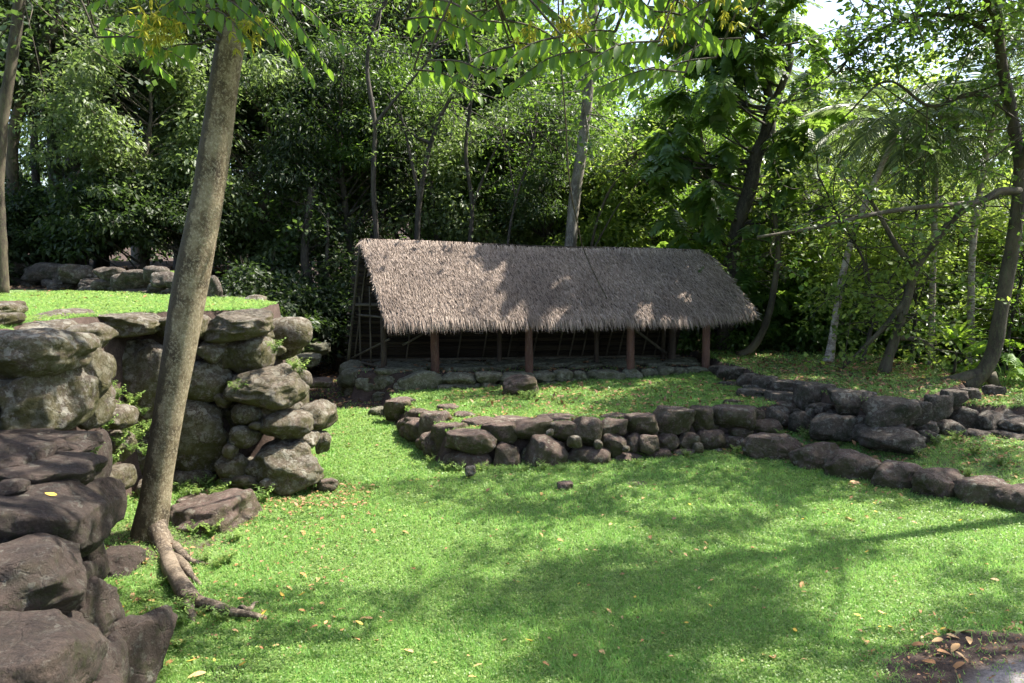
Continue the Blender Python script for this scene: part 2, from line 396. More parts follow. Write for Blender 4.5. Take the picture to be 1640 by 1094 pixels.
P_SIDE = [(4.0, 15.6), (4.5, 11.5), (5.0, 10.25), (5.3, 10.3), (7.3, 12.4), (7.9, 14.5), (7.6, 17.5), (4, 17.8)]
P_LOW = [(3.45, 11.4), (3.6, 10.75), (4.25, 9.8), (4.95, 9.07), (5.6, 8.52), (7.9, 7.0), (14, 7), (14, 15), (4, 15)]
P_FAR = [(6.3, 11.35), (7.5, 11.1), (14, 10.8), (14, 16), (7.6, 16)]
def H(x, y):
    x = np.asarray(x, float); y = np.asarray(y, float)
    h = .035 * n2(x, y, .45, 3) + .012 * n2(x, y, 2.0, 4)
    h = h + .12 * sst(-x + .2 * y, 3.4, 5.5)      # bank under the big tree
    far = np.hypot(x, y)
    def up(h, poly, z, wdt=.16):
        s = sst(sdf(poly, x, y), -wdt * .3, wdt * .7)
        return np.maximum(h, h * (1 - s) + z * s)
    jit = .02 * n2(x, y, 1.6, 9)
    h = up(h, P_NEAR, .45 + np.clip((y - 3.2) * .21, -.1, .75) + jit, .25)
    h = up(h, P_LOW, .10 + jit * .5 + np.clip(sdf(P_LOW, x, y) * .16, 0, .16), .12)
    h = up(h, P_SIDE, .78 + jit, .10)
    h = up(h, P_FAR, .62 + jit, .16)
    h = up(h, P_PLAT, np.clip(.46 - .035 * (1.5 - x) + jit, .3, .6), .16)
    h = up(h, P_HOUSE, .62 + jit * .3, .14)
    h = up(h, P_TERR, 2.1 + jit + np.clip((-x - 8) * .02, 0, .2), .16)
    h = up(h, P_TERR2, 2.5 + jit, .5)
    # forest floor rises away behind the clearing, most to the left
    h = h + np.clip(y - 24, 0, 60) * .05 + sst(y, 50, 120) * 8
    h = h + np.clip(-x - 16, 0, 60) * .05
    return h
def soil_mask(x, y):
    s = sst(y, 16.2, 17.8)                                              # forest floor
    s = np.maximum(s, .95 * sst(-(((x + 3.0) / 1.5) ** 2 + ((y - 15.6) / 2.0) ** 2), -1.15, -.6))   # bare path beside the house
    s = np.maximum(s, 1.0 * sst(-(((x - 3.4) / 1.05) ** 2 + ((y - 4.6) / .75) ** 2), -1.55, -.6))    # bare patch, bottom right
    s = np.maximum(s, .9 * sst(sdf(P_HOUSE, x, y), -.12, 0))
    s = np.maximum(s, .42 * sst(sdf(P_LOW, x, y), 0, .3)); s = np.maximum(s, .52 * sst(sdf(P_SIDE, x, y), 0, .3))
    s = np.maximum(s, .30 * sst(sdf(P_PLAT, x, y), -.1, .1) * sst(-np.abs(y - 10.9 - .18 * x), -.7, 0))
    s = np.maximum(s, .8 * sst(sdf(P_NEAR, x, y), -.15, 0) * (1 - sst(sdf(P_TERR, x, y), 0, .2)))
    s = np.maximum(s, .55 * sst(-np.hypot(x + 3.3, y - 7.1), -1.3, -.3))
    s = np.maximum(s, sst(x - 9.5, 0, 1.5)); s = np.maximum(s, sst(-x - 14, 0, 2) * 0.8)
    return s
def ground():
    def axis(lo, hi, step, ext, g=1.22):
        core = list(np.arange(lo, hi + 1e-6, step)); a = []; s = step; p = core[0]
        while p > -ext: s *= g; p -= s; a.append(p)
        b = []; s = step; p = core[-1]
        while p < ext: s *= g; p += s; b.append(p)
        return np.array(a[::-1] + core + b)
    xs = axis(-13, 10, .085, 500); ys = axis(2.2, 19, .085, 500)
    X, Y = np.meshgrid(xs, ys); Z = H(X, Y)
    gx = np.gradient(Z, axis=1) / np.gradient(X, axis=1); gy = np.gradient(Z, axis=0) / np.gradient(Y, axis=0)
    sl_ = np.hypot(gx, gy); S = np.maximum(soil_mask(X, Y), sst(sl_, .5, 1.2))
    v = np.stack([X.ravel(), Y.ravel(), Z.ravel()], 1)
    nx, ny = len(xs), len(ys); i = (np.arange(ny - 1)[:, None] * nx + np.arange(nx - 1)[None]).ravel()
    f = np.stack([i, i + 1, i + nx + 1, i + nx], 1)
    o = mk('ground', v, f, M['ground'], smooth=True); tag(o, kind='structure')
    at_ = o.data.attributes.new('soil', 'FLOAT', 'POINT'); at_.data.foreach_set('value', S.ravel().astype(np.float32))
    bare = sst(-(((X - 3.55) / .85) ** 2 + ((Y - 4.45) / .6) ** 2), -1.0, -.5)
    a2 = o.data.attributes.new('bare', 'FLOAT', 'POINT'); a2.data.foreach_set('value', bare.ravel().astype(np.float32))
ground()
def hz(x, y): return float(H(np.array([x]), np.array([y]))[0])

# ------------------------------------------------------------------ stones
def ico(level):
    bm = bmesh.new(); bmesh.ops.create_icosphere(bm, subdivisions=level, radius=1)
    v = np.array([tuple(q.co) for q in bm.verts]); f = np.array([[l.index for l in p.verts] for p in bm.faces]); bm.free()
    return v, f
ICO = {3: ico(3), 4: ico(4), 5: ico(5)}
def stone_mesh(hx, hy, hzz, seed, blocky=.5, level=4, tilt=0.0, yaw=None, flat_top=False):
    g = np.random.default_rng(seed); v, f = ICO[level]; v = v.copy()
    n = 2.2 + 2.2 * blocky * g.uniform(.6, 1.3)
    r = (np.abs(v) ** n).sum(1) ** (-1 / n); p = v * r[:, None]
    k = int(4 + 7 * blocky)
    for _ in range(k):                                            # worn facets
        d = g.normal(size=3); d /= np.linalg.norm(d)
        off = g.uniform(.70, .97); ex = np.maximum(p @ d - off, 0); p -= .88 * ex[:, None] * d
    if flat_top:
        ex = np.maximum(p[:, 2] - .62, 0); p[:, 2] -= .85 * ex
    s = g.uniform(0, 50); o = np.array([s, s * 1.7, s * .3])
    nr = p / np.linalg.norm(p, axis=1)[:, None]
    d = .05 * (1 - np.abs(vnoise(p + o * 2, 2.4, 6)) * 2.2) + .11 * vnoise(p + o, 1.3, 1) + .06 * vnoise(p + o, 3.1, 2) + .032 * vnoise(p + o, 7.5, 3)
    if level >= 4: d += .016 * vnoise(p + o, 15, 4)
    p = p + nr * d[:, None]
    mn, mx = p.min(0), p.max(0); p = (p - (mn + mx) / 2) / ((mx - mn) / 2)
    p *= np.array([hx, hy, hzz])
    if tilt:
        c, s_ = math.cos(tilt), math.sin(tilt); x, z = p[:, 0].copy(), p[:, 2].copy()
        p[:, 0] = c * x + s_ * z; p[:, 2] = -s_ * x + c * z
    yaw = g.uniform(-.25, .25) if yaw is None else yaw
    c, s_ = math.cos(yaw), math.sin(yaw); x, y = p[:, 0].copy(), p[:, 1].copy()
    p[:, 0] = c * x - s_ * y; p[:, 1] = s_ * x + c * y
    return p.astype(np.float32), f
SEED = [100]
def stone(box, mat, parent, name='stone', hy=None, blocky=.45, tilt=0.0, yaw=None, flat=False, level=None, k=1.04):
    """box = photo pixel box (x0,y0,x1,y1) of a stone whose middle stands at depth D"""
    x0, y0, x1, y1, D = box[:5]
    SEED[0] += 1
    c = at((x0 + x1) / 2, (y0 + y1) / 2, D); pp = D / 1256 * math.hypot(1, 0)
    hx = (x1 - x0) / 2 * pp * k
    if hy is None: hy = min(max(hx * .8, .09), .42)
    a = math.atan2(EYE - c.z, D); hh = (y1 - y0) / 2 * pp * k
    hzz = math.sqrt(max(hh * hh - (hy * math.sin(a) * .75) ** 2, (hh * .55) ** 2)) / math.cos(a)
    if level is None: level = 5 if (x1 - x0) > 95 else (4 if (x1 - x0) > 26 else 3)
    v, f = stone_mesh(hx, hy, hzz, SEED[0], blocky, level, tilt, yaw, flat)
    o = mk(name, v, f, mat, parent, smooth=True)
    o.location = c if parent is None else c - parent.location
    return o
def filler(parent, mat, pts, zs, n, seed, s=(.07, .14)):
    """chinking stones packed along a wall line behind the face"""
    g = random.Random(seed)
    L = [math.hypot(pts[i + 1][0] - pts[i][0], pts[i + 1][1] - pts[i][1]) for i in range(len(pts) - 1)]
    tot = sum(L)
    for _ in range(n):
        d = g.uniform(0, tot); i = 0
        while i < len(L) - 1 and d > L[i]: d -= L[i]; i += 1
        t = d / L[i]; x = pts[i][0] * (1 - t) + pts[i + 1][0] * t; y = pts[i][1] * (1 - t) + pts[i + 1][1] * t
        z0 = zs[i][0] * (1 - t) + zs[i + 1][0] * t; z1 = zs[i][1] * (1 - t) + zs[i + 1][1] * t
        r = g.uniform(*s); SEED[0] += 1
        v, f = stone_mesh(r * g.uniform(1, 1.5), r, r * g.uniform(.7, 1), SEED[0], .4, 3)
        o = mk('stone', v, f, mat, parent, smooth=True)
        o.location = Vector((x, y, g.uniform(z0, z1))) - parent.location

# --- left terrace wall (facing the lawn)
W = empty('stone_wall', (-2.9, 8.9, 0), 'tall dry stone terrace wall of mossy boulders directly behind the leaning mottled tree', 'stone wall')
S = M['stone']
LT = [((60, 503, 106, 536, 7.9), .3), ((68, 494, 137, 524, 8.35), .4), ((34, 511, 112, 553, 7.3), .35),
      ((100, 517, 177, 566, 7.3), .3), ((134, 500, 266, 540, 8.75), .45), ((250, 503, 335, 543, 8.95), .35),
      ((316, 497, 438, 546, 9.15), .4), ((0, 484, 34, 506, 8.0), .3), ((-30, 500, 28, 528, 6.9), .3),
      ((-70, 523, 132, 606, 6.2), .42), ((92, 540, 157, 645, 6.9), .35), ((6, 583, 140, 697, 6.3), .48), ((60, 515, 108, 548, 7.4), .28), ((-70, 600, 28, 705, 6.6), .45),
      ((122, 600, 160, 690, 7.0), .3), ((150, 564, 170, 624, 7.6), .25), ((163, 540, 262, 672, 8.75), .22), ((205, 548, 290, 690, 8.7), .25),
      ((157, 648, 216, 688, 7.7), .28), ((317, 540, 366, 583, 9.0), .22), ((364, 533, 442, 600, 9.25), .35),
      ((352, 532, 388, 560, 9.4), .2), ((286, 572, 375, 642, 9.1), .35), ((368, 587, 494, 656, 9.0), .4),
      ((345, 626, 374, 656, 8.95), .15), ((371, 641, 427, 688, 8.95), .25), ((419, 641, 451, 674, 8.95), .18),
      ((228, 632, 380, 756, 9.0), .35), ((371, 679, 413, 717, 8.8), .2), ((400, 675, 419, 689, 8.7), .08),
      ((356, 710, 381, 735, 8.65), .12), ((420, 653, 503, 704, 8.95), .35), ((482, 640, 537, 692, 9.7), .35),
      ((503, 688, 531, 727, 9.75), .2), ((404, 699, 518, 790, 8.9), .42), ((347, 722, 400, 768, 8.75), .22),
      ((394, 734, 424, 764, 8.75), .15), ((350, 756, 428, 780, 8.7), .2), ((262, 742, 350, 790, 8.95), .3),
      ((416, 764, 446, 784, 8.55), .1), ((300, 505, 360, 545, 9.5), .3), ((420, 600, 470, 640, 9.5), .3),
      ((330, 600, 400, 700, 9.4), .3), ((200, 660, 270, 770, 8.9), .3), ((160, 690, 215, 740, 7.9), .3),
      ((152, 744, 207, 792, 7.3), .28), ((478, 690, 512, 716, 9.3), .2), ((395, 520, 436, 548, 9.6), .25),
      ((225, 760, 275, 800, 8.4), .22)]
for b_, hy in LT:
    big = b_[2] - b_[0] > 90
    stone(b_, S, W, 'boulder' if big else 'stone', hy, blocky=.42 if big else .35, flat=(b_[3] - b_[1]) < .38 * (b_[2] - b_[0]),
          tilt=.35 if b_[0] == 228 else (rnd.uniform(-.12, .12)), k=.99)
filler(W, S, [(-4.25, 8.75), (-2.75, 9.4)], [(.3, 1.9), (.2, 1.8)], 26, 1)
filler(W, S, [(-2.7, 9.5), (-3.3, 11.2), (-4.6, 13.0)], [(.2, 1.8), (.8, 2.0), (1.2, 2.0)], 20, 2, (.14, .26))
# --- steps of big boulders in the left foreground
W = empty('boulder_steps', (-2.6, 4.8, 0), 'stepped pile of big dark boulders descending along the left edge of the photo', 'boulders')
NB = [((-90, 690, 150, 742, 5.75), .32, 1), ((8, 713, 44, 738, 5.25), .1, 0), ((-90, 727, 154, 800, 5.25), .42, 1),
      ((-10, 768, 44, 794, 4.75), .1, 0), ((-90, 778, 152, 905, 4.75), .45, 1), ((132, 768, 187, 850, 6.0), .3, 0),
      ((-90, 868, 137, 1026, 4.1), .42, 1), ((98, 900, 142, 985, 4.45), .22, 0), ((-90, 990, 142, 1150, 3.55), .42, 1),
      ((122, 920, 184, 1050, 4.55), .25, 0), ((92, 984, 138, 1056, 4.1), .2, 0), ((74, 1004, 118, 1066, 3.9), .18, 0),
      ((128, 1030, 182, 1130, 4.2), .22, 0), ((162, 1024, 203, 1130, 4.35), .2, 0), ((170, 972, 270, 1105, 4.75), .3, 0),
      ((138, 862, 164, 935, 5.5), .15, 0), ((-60, 700, 60, 780, 5.2), .3, 0), ((60, 1090, 190, 1180, 3.9), .3, 0),
      ((-200, 760, -60, 900, 4.6), .4, 1), ((-220, 880, -60, 1080, 4.0), .4, 1), ((90, 800, 150, 900, 5.2), .3, 0), ((140, 690, 170, 780, 6.6), .25, 0)]
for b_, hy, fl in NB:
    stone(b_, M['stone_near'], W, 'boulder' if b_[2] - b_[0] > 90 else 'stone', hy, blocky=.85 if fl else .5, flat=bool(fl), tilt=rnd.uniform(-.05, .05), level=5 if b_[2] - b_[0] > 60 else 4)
# --- back wall of the terrace
W = empty('stone_wall', (-7.7, 15.9, 2.1), 'low mossy stone wall along the far side of the raised left grass terrace', 'stone wall')
for x0, y0, x1, y1 in [(-30, 418, 20, 440), (13, 420, 46, 438), (44, 422, 107, 450), (104, 425, 157, 452), (155, 429, 197, 450), (192, 434, 252, 464), (248, 437, 282, 460),
                       (276, 440, 333, 464), (328, 444, 354, 480), (44, 443, 76, 456), (38, 451, 68, 464), (84, 450, 132, 468), (90, 441, 120, 456), (130, 451, 154, 462),
                       (155, 447, 194, 463), (134, 457, 197, 472), (238, 454, 270, 470), (196, 462, 257, 478), (266, 458, 332, 484), (328, 474, 364, 492), (-30, 436, 12, 464), (346, 488, 378, 500), (0, 436, 40, 466)]:
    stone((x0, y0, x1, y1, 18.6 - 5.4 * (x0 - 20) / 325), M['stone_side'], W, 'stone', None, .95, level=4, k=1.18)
filler(W, M['stone_side'], [(-12, 18.9), (-7.7, 15.95), (-4.9, 13.25)], [(2.15, 2.5)] * 3, 26, 4, (.1, .2))

# --- platform wall
W = empty('stone_wall', (1.3, 10.6, 0), 'reddish capped dry stone wall around the grass platform in the middle', 'stone wall')
PW = [(616, 640, 657, 677, 12.7, 1), (624, 636, 667, 650, 13.3, 1), (648, 655, 693, 694, 12.0, 1), (670, 660, 724, 709, 11.35, 1), (692, 678, 748, 726, 10.75, 1),
      (716, 689, 792, 726, 10.3, 1), (711, 722, 787, 764, 10.35, 0), (774, 676, 828, 714, 10.55, 1), (791, 710, 833, 757, 10.35, 0), (820, 672, 884, 703, 10.6, 1),
      (838, 698, 908, 758, 10.4, 0), (874, 687, 887, 699, 10.15, 2), (880, 675, 927, 701, 10.6, 1), (915, 668, 963, 715, 10.55, 0), (908, 697, 933, 718, 10.35, 2),
      (906, 715, 977, 755, 10.5, 0), (951, 704, 966, 719, 10.35, 2), (958, 670, 1003, 697, 10.75, 1), (962, 694, 1002, 732, 10.6, 0), (1000, 662, 1051, 698, 10.85, 1),
      (1004, 695, 1029, 724, 10.65, 0), (1023, 697, 1055, 727, 10.6, 0), (996, 713, 1009, 724, 10.45, 2), (983, 723, 1037, 750, 10.6, 0), (1034, 719, 1077, 744, 10.7, 0),
      (1047, 652, 1111, 696, 11.0, 1), (1051, 695, 1088, 724, 10.85, 0), (1086, 693, 1120, 724, 10.95, 0), (1105, 652, 1142, 692, 11.15, 1), (1108, 708, 1127, 729, 10.8, 2),
      (1116, 689, 1159, 724, 11.05, 0), (1137, 650, 1208, 688, 11.3, 1), (1149, 697, 1197, 728, 11.2, 0), (1167, 683, 1204, 708, 11.25, 0), (1201, 671, 1250, 697, 11.45, 0),
      (1194, 654, 1222, 674, 11.5, 1), (1078, 719, 1114, 740, 10.8, 0), (1143, 717, 1160, 731, 10.95, 2), (740, 670, 796, 690, 11.0, 1), (860, 664, 926, 680, 11.2, 1),
      (960, 662, 1012, 676, 11.3, 1), (1190, 700, 1206, 724, 11.1, 2), (790, 668, 850, 682, 11.1, 1), (726, 660, 762, 676, 11.7, 1), (700, 648, 735, 662, 12.3, 1),
      (694, 700, 730, 750, 10.7, 0), (672, 690, 712, 726, 11.3, 0), (832, 715, 846, 752, 10.5, 2), (1240, 640, 1290, 668, 11.9, 0), (1160, 640, 1185, 655, 11.9, 1)]
for x0, y0, x1, y1, D, c in PW:
    stone((x0, y0, x1, y1, D), S if c == 2 else M['stone_purple'], W, 'capstone' if c == 1 else 'stone', None, (.75 if c == 1 else .5), flat=(c == 1), k=1.1 if c < 2 else 1.0)
filler(W, S, [(-.95, 10.55), (1.3, 10.85), (3.7, 11.5)], [(.05, .3)] * 3, 24, 5)
filler(W, M['stone_purple'], [(-.95, 10.5), (-1.35, 11.4), (-2.05, 13.1)], [(.08, .26), (.08, .26), (.05, .2)], 22, 25, (.10, .17))
# --- house foundation
W = empty('stone_foundation', (.5, 15.0, 0), 'grey stone foundation platform carrying the long thatched shelter', 'foundation')
SH = M['stone_house']
HW = [(595, 596, 643, 628), (638, 594, 709, 630), (706, 597, 763, 618), (760, 594, 804, 612), (696, 614, 727, 634), (724, 611, 772, 629), (769, 609, 802, 627),
      (631, 613, 657, 634), (583, 608, 612, 652), (799, 596, 856, 614), (852, 594, 887, 613), (885, 591, 916, 614), (914, 593, 941, 614), (939, 592, 1000, 614),
      (997, 589, 1029, 609), (1027, 589, 1054, 606), (1052, 587, 1078, 604), (1075, 588, 1102, 605), (1099, 587, 1138, 603), (858, 608, 902, 620), (948, 607, 977, 618),
      (903, 604, 919, 615), (598, 624, 652, 644), (558, 598, 602, 640), (553, 618, 592, 656), (650, 626, 700, 642), (798, 610, 830, 624), (985, 604, 1010, 614), (560, 590, 600, 606)]
for x0, y0, x1, y1 in HW:
    D = 14.55 + max(0, (x0 - 760)) * .0026 + max(0, (620 - x0)) * .012
    stone((x0, y0, x1, y1, D), SH, W, 'stone', .22, .9, level=4, k=1.08)
filler(W, SH, [(-3.1, 15.0), (-3.5, 17.2)], [(.15, .55)] * 2, 16, 6, (.14, .24))
filler(W, SH, [(-2.9, 14.85), (-.9, 14.6), (3.9, 15.6)], [(.3, .5)] * 3, 16, 16, (.1, .15))
g = random.Random(5)
for i in range(9):                                                  # flat paving on the floor of the shelter
    for j in range(4):
        u = (i + g.uniform(.1, .9)) / 9; q = (j + .5) / 4
        x = -2.7 + 6.6 * u - .25 * q; y = 14.75 + 1.15 * u + q * 1.35
        SEED[0] += 1
        v, f = stone_mesh(g.uniform(.26, .42), g.uniform(.16, .24), .07, SEED[0], .7, 3, yaw=g.uniform(-.5, .5), flat_top=True)
        o = mk('paving_stone', v, f, SH, W, True); o.location = Vector((x, y, .63)) - W.location
# --- side terrace wall
W = empty('stone_wall', (4.8, 10.6, 0), 'dark lichen spotted boulder wall of the upper terrace at right, below the curved tree', 'stone wall')
SD = M['stone_side']
SW = [(1136, 586, 1168, 604, 14.9), (1150, 588, 1192, 611, 14.3), (1181, 599, 1214, 623, 13.5), (1206, 603, 1244, 631, 12.9), (1237, 610, 1282, 632, 12.3), (1276, 614, 1332, 657, 11.7),
      (1326, 626, 1394, 669, 11.0), (1386, 638, 1464, 685, 10.35), (1458, 642, 1490, 680, 10.45), (1482, 634, 1524, 674, 10.8), (1508, 625, 1544, 654, 11.3), (1538, 622, 1567, 652, 11.8),
      (1148, 611, 1184, 627, 13.8), (1190, 617, 1209, 630, 13.0), (1226, 629, 1292, 667, 12.05), (1218, 652, 1264, 682, 11.6), (1266, 660, 1304, 692, 11.3),
      (1300, 664, 1370, 709, 10.75), (1370, 681, 1402, 708, 10.4), (1383, 684, 1470, 724, 10.1), (1287, 654, 1306, 672, 11.35), (1307, 651, 1319, 663, 11.2), (1274, 655, 1285, 665, 11.5),
      (1341, 662, 1372, 677, 10.9), (1369, 666, 1392, 686, 10.6), (1387, 664, 1406, 684, 10.4), (1404, 671, 1427, 690, 10.25), (1428, 678, 1452, 692, 10.2), (1458, 674, 1502, 692, 10.55),
      (1466, 688, 1502, 717, 10.4), (1498, 673, 1542, 707, 10.9), (1520, 652, 1562, 692, 11.3), (1538, 688, 1582, 706, 10.9), (1560, 640, 1590, 668, 11.9),
      (1575, 618, 1606, 650, 12.2), (1182, 622, 1230, 640, 12.6), (1310, 676, 1330, 700, 10.8)]
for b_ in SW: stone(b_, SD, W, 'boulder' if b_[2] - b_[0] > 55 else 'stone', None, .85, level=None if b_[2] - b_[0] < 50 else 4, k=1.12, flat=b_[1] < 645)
filler(W, SD, [(4.05, 15.0), (4.5, 11.4), (4.95, 10.2), (5.3, 10.2), (7.2, 12.2)], [(.4, .6), (.35, .65), (.3, .65), (.3, .65), (.35, .65)], 44, 7, (.07, .12))
W = empty('stone_wall', (7.3, 11.2, .3), 'short low stone wall at the right edge beyond the dark terrace corner', 'stone wall')
for b_ in [(1557, 658, 1602, 700, 11.2), (1596, 666, 1646, 697, 11.0), (1572, 652, 1642, 670, 11.7), (1588, 690, 1640, 710, 10.8), (1640, 655, 1700, 700, 11.0), (1696, 655, 1770, 700, 11.0), (1640, 690, 1700, 712, 10.9), (1550, 696, 1590, 712, 10.8)]:
    stone(b_, SD, W, 'stone', .3, .6, level=4)
filler(W, SD, [(6.2, 11.5), (7.5, 11.2), (9, 11.1)], [(.35, .5)] * 3, 16, 27, (.1, .18))
# --- edging
W = empty('stone_edging', (4.6, 9.6, 0), 'single row of reddish edging boulders curving along the right side of the lawn', 'stone edging')
for b_ in [(1190, 697, 1284, 748, 10.6), (1264, 709, 1350, 760, 10.15), (1322, 724, 1414, 778, 9.65), (1396, 740, 1474, 793, 9.3), (1460, 753, 1550, 806, 8.95), (1530, 763, 1616, 819, 8.65), (1592, 775, 1692, 832, 8.4), (1670, 790, 1770, 848, 8.1)]:
    stone(b_, M['stone_purple'], W, 'boulder', .24, .6, k=1.08, level=5 if b_[2] < 1640 else 4)
# --- loose stones, each a thing of its own
def loose(box, mat, label, hy=None, blocky=.6, tilt=0, cat='rock', flat=True, level=5, yaw=None):
    o = stone(box, mat, None, 'loose_rock', hy, blocky, tilt=tilt, flat=flat, level=level, yaw=yaw)
    tag(o, label, cat); return o
loose((264, 796, 400, 870, 7.75), M['stone_purple'], 'large angular reddish slab lying in the grass right of the leaning trunk', .44, .8, -.16)
loose((288, 794, 338, 826, 8.2), M['stone_purple'], 'small reddish rock half hidden behind the angular slab', .2)
loose((298, 1068, 446, 1125, 4.85), M['stone_near'], 'dark flat rock cut by the bottom edge of the photo', .25, .6)
loose((163, 878, 224, 928, 6.5), M['stone_near'], 'flat dark rock between the boulder steps and the tree roots', .28)
loose((368, 994, 412, 1024, 5.75), M['stone_near'], 'small round rock in the grass beyond the tip of the long root', .1, .4, flat=False)
loose((892, 771, 918, 790, 9.05), M['stone_purple'], 'small brown rock on the lawn in front of the middle wall', .1, .6, level=4)
loose((1000, 772, 1038, 786, 9.3), M['stone_purple'], 'flat dark stone set flush in the lawn before the middle wall', .1, .6, level=4)
loose((460, 819, 492, 838, 8.25), M['stone_purple'], 'little flat reddish stone in weeds below the tall left wall', .1, .6, level=4)
loose((508, 766, 542, 788, 8.9), M['stone_purple'], 'pale pinkish stone at the right foot of the tall left wall', .12, .6, level=4)
loose((744, 745, 762, 762, 9.55), S, 'fist sized stone at the left corner foot of the middle wall', .08, .4, flat=False, level=4)
loose((590, 652, 622, 672, 13.3), SH, 'mossy stone at the mouth of the dirt path beside the foundation', .15, .5, level=4)
loose((804, 600, 862, 640, 13.6), M['stone_purple'], 'round reddish boulder with moss standing alone on the grass platform', .28, .35, flat=False)
loose((0, 482, 32, 500, 8.9), M['stone_purple'], 'flat stone sunk into the sunlit upper terrace grass', .2, .6, level=4)
loose((470, 566, 514, 588, 15.6), SH, 'pale flat rock lying in the shade beyond the path', .25, .6, level=4)
loose((486, 548, 530, 570, 17.0), SH, 'mossy rock in deep shade behind the pale path rock', .3, .6, level=4)
loose((488, 606, 532, 622, 14.9), M['dead_brown'] and M['stone_purple'], 'low brown rock on the dirt path', .3, .6, level=4)

# ------------------------------------------------------------------ thatched shelter
def lerp(a, b, t): return a * (1 - t) + b * t
RA, RB = at(579, 386, 15.6), at(1122, 404, 16.6)          # ridge
E0, E1, E2 = at(621, 515, 14.2), at(1095, 510, 15.05), at(1200, 499, 15.7)   # front eave
B0, B1 = at(561, 584, 16.25), at(1078, 575, 17.05)        # foot of the steep back wall
HR = empty('thatched_shelter', (.5, 15.4, .65), 'long open fronted shelter with weathered grey brown thatched roof on the stone foundation', 'shelter')
HRL = np.array(tuple(HR.location))
def toL(a): return np.asarray(a, float) - HRL
def eave(u):
    p = lerp(E0, E1, u / .82) if u < .82 else lerp(E1, E2, (u - .82) / .18)
    return p
def ridge(u):
    p = lerp(RA, RB, u); p = p.copy(); p.z += .012 * math.sin(u * 9) - .012 * math.sin(u * math.pi); return p
def front(u, q):
    a, b = ridge(u), eave(u); p = lerp(a, b, q); n = Vector((.1, -.75, .65))
    return p + n * (.05 * math.sin(q * math.pi) + .018 * math.sin(u * 13 + q * 5))
nu, nv = 60, 16; top = np.array([[tuple(front(i / nu, j / nv)) for j in range(nv + 1)] for i in range(nu + 1)]).reshape(-1, 3)
nrm = np.array([.1, -.75, .65]); bot = top - nrm * .14
idx = lambda i, j: i * (nv + 1) + j
F = []; K = len(top)
for i in range(nu):
    for j in range(nv):
        a, b, c, d = idx(i, j), idx(i + 1, j), idx(i + 1, j + 1), idx(i, j + 1)
        F += [[a, d, c], [a, c, b], [a + K, c + K, d + K], [a + K, b + K, c + K]]
for i in range(nu):
    for j in (0, nv):
        a, b = idx(i, j), idx(i + 1, j); F += [[a, b, b + K], [a, b + K, a + K]]
for j in range(nv):
    for i in (0, nu):
        a, b = idx(i, j), idx(i, j + 1); F += [[a, b, b + K], [a, b + K, a + K]]
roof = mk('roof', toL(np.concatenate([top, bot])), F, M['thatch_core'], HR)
# thatch: thousands of narrow leaf strips laid down-slope
def strips(n, urange, qrange, ln, lift, wd, spread, seed, extra=0.0):
    g = np.random.default_rng(seed); V = []; 
    u = g.uniform(*urange, n); q = g.uniform(*qrange, n) ** .95
    for i in range(n):
        uu = float(np.clip(u[i], 0, 1)); p = np.array(tuple(front(uu, q[i])))
        down = np.array(tuple(eave(uu) - ridge(uu))); down /= np.linalg.norm(down)
        along = np.array(tuple(RB - RA)); along /= np.linalg.norm(along)
        p = p + along * (u[i] - uu) * 7
        l = g.uniform(*ln); d = down + along * g.normal(0, spread); d /= np.linalg.norm(d)
        nn = nrm / np.linalg.norm(nrm); p = p + nn * g.uniform(*lift)
        w_ = g.uniform(*wd) / 2; sd = np.cross(d, nn + g.normal(0, .35, 3)); sd /= np.linalg.norm(sd)
        e = p + d * l + nn * g.uniform(-.015, .05) + np.array([0, 0, -extra * l])
        m = p + d * l * .5 + nn * .012
        V.append([p - sd * w_, p + sd * w_, m + sd * w_, m - sd * w_, e])
    V = np.array(V).reshape(-1, 3); b = (np.arange(n) * 5)[:, None, None]
    f = (np.array([[0, 1, 2], [0, 2, 3], [3, 2, 4]])[None] + b).reshape(-1, 3)
    return V, f
A = Acc()
A.add(*strips(46000, (-.004, 1.004), (0, .97), (.06, .17), (.0, .013), (.004, .011), .24, 1))
A.add(*strips(5200, (-.006, 1.006), (.93, 1.0), (.10, .22), (-.07, .02), (.006, .014), .13, 2, .5))
A.add(*strips(2200, (-.006, .006), (0, 1), (.05, .13), (-.13, .01), (.005, .012), .4, 3))
A.add(*strips(1400, (.994, 1.02), (0, 1), (.10, .25), (-.12, .02), (.007, .016), .5, 4))
v, f = A.get(); mk('thatch', toL(v), f, M['thatch'], roof)
# ridge roll
A = Acc()
gg = np.random.default_rng(9)
for i in range(2600):
    u = gg.uniform(-.005, 1.005); p = np.array(tuple(ridge(min(max(u, 0), 1)))) + np.array([0, .02, .02])
    s = 1 if gg.random() < .5 else -1
    d = np.array([gg.normal(0, .25), -.62 * s, -.6 if s > 0 else -.9]); d /= np.linalg.norm(d); l = gg.uniform(.12, .3)
    sd = np.array([gg.uniform(.004, .008), 0, 0]); p = p + np.array([0, 0, gg.uniform(0, .035)])
    A.add([p - sd, p + sd, p + d * l * .5 + sd + [0, 0, .02], p + d * l * .5 - sd + [0, 0, .02], p + d * l], [[0, 1, 2], [0, 2, 3], [3, 2, 4]])
v, f = A.get(); mk('ridge_cover', toL(v), f, M['thatch'], roof)
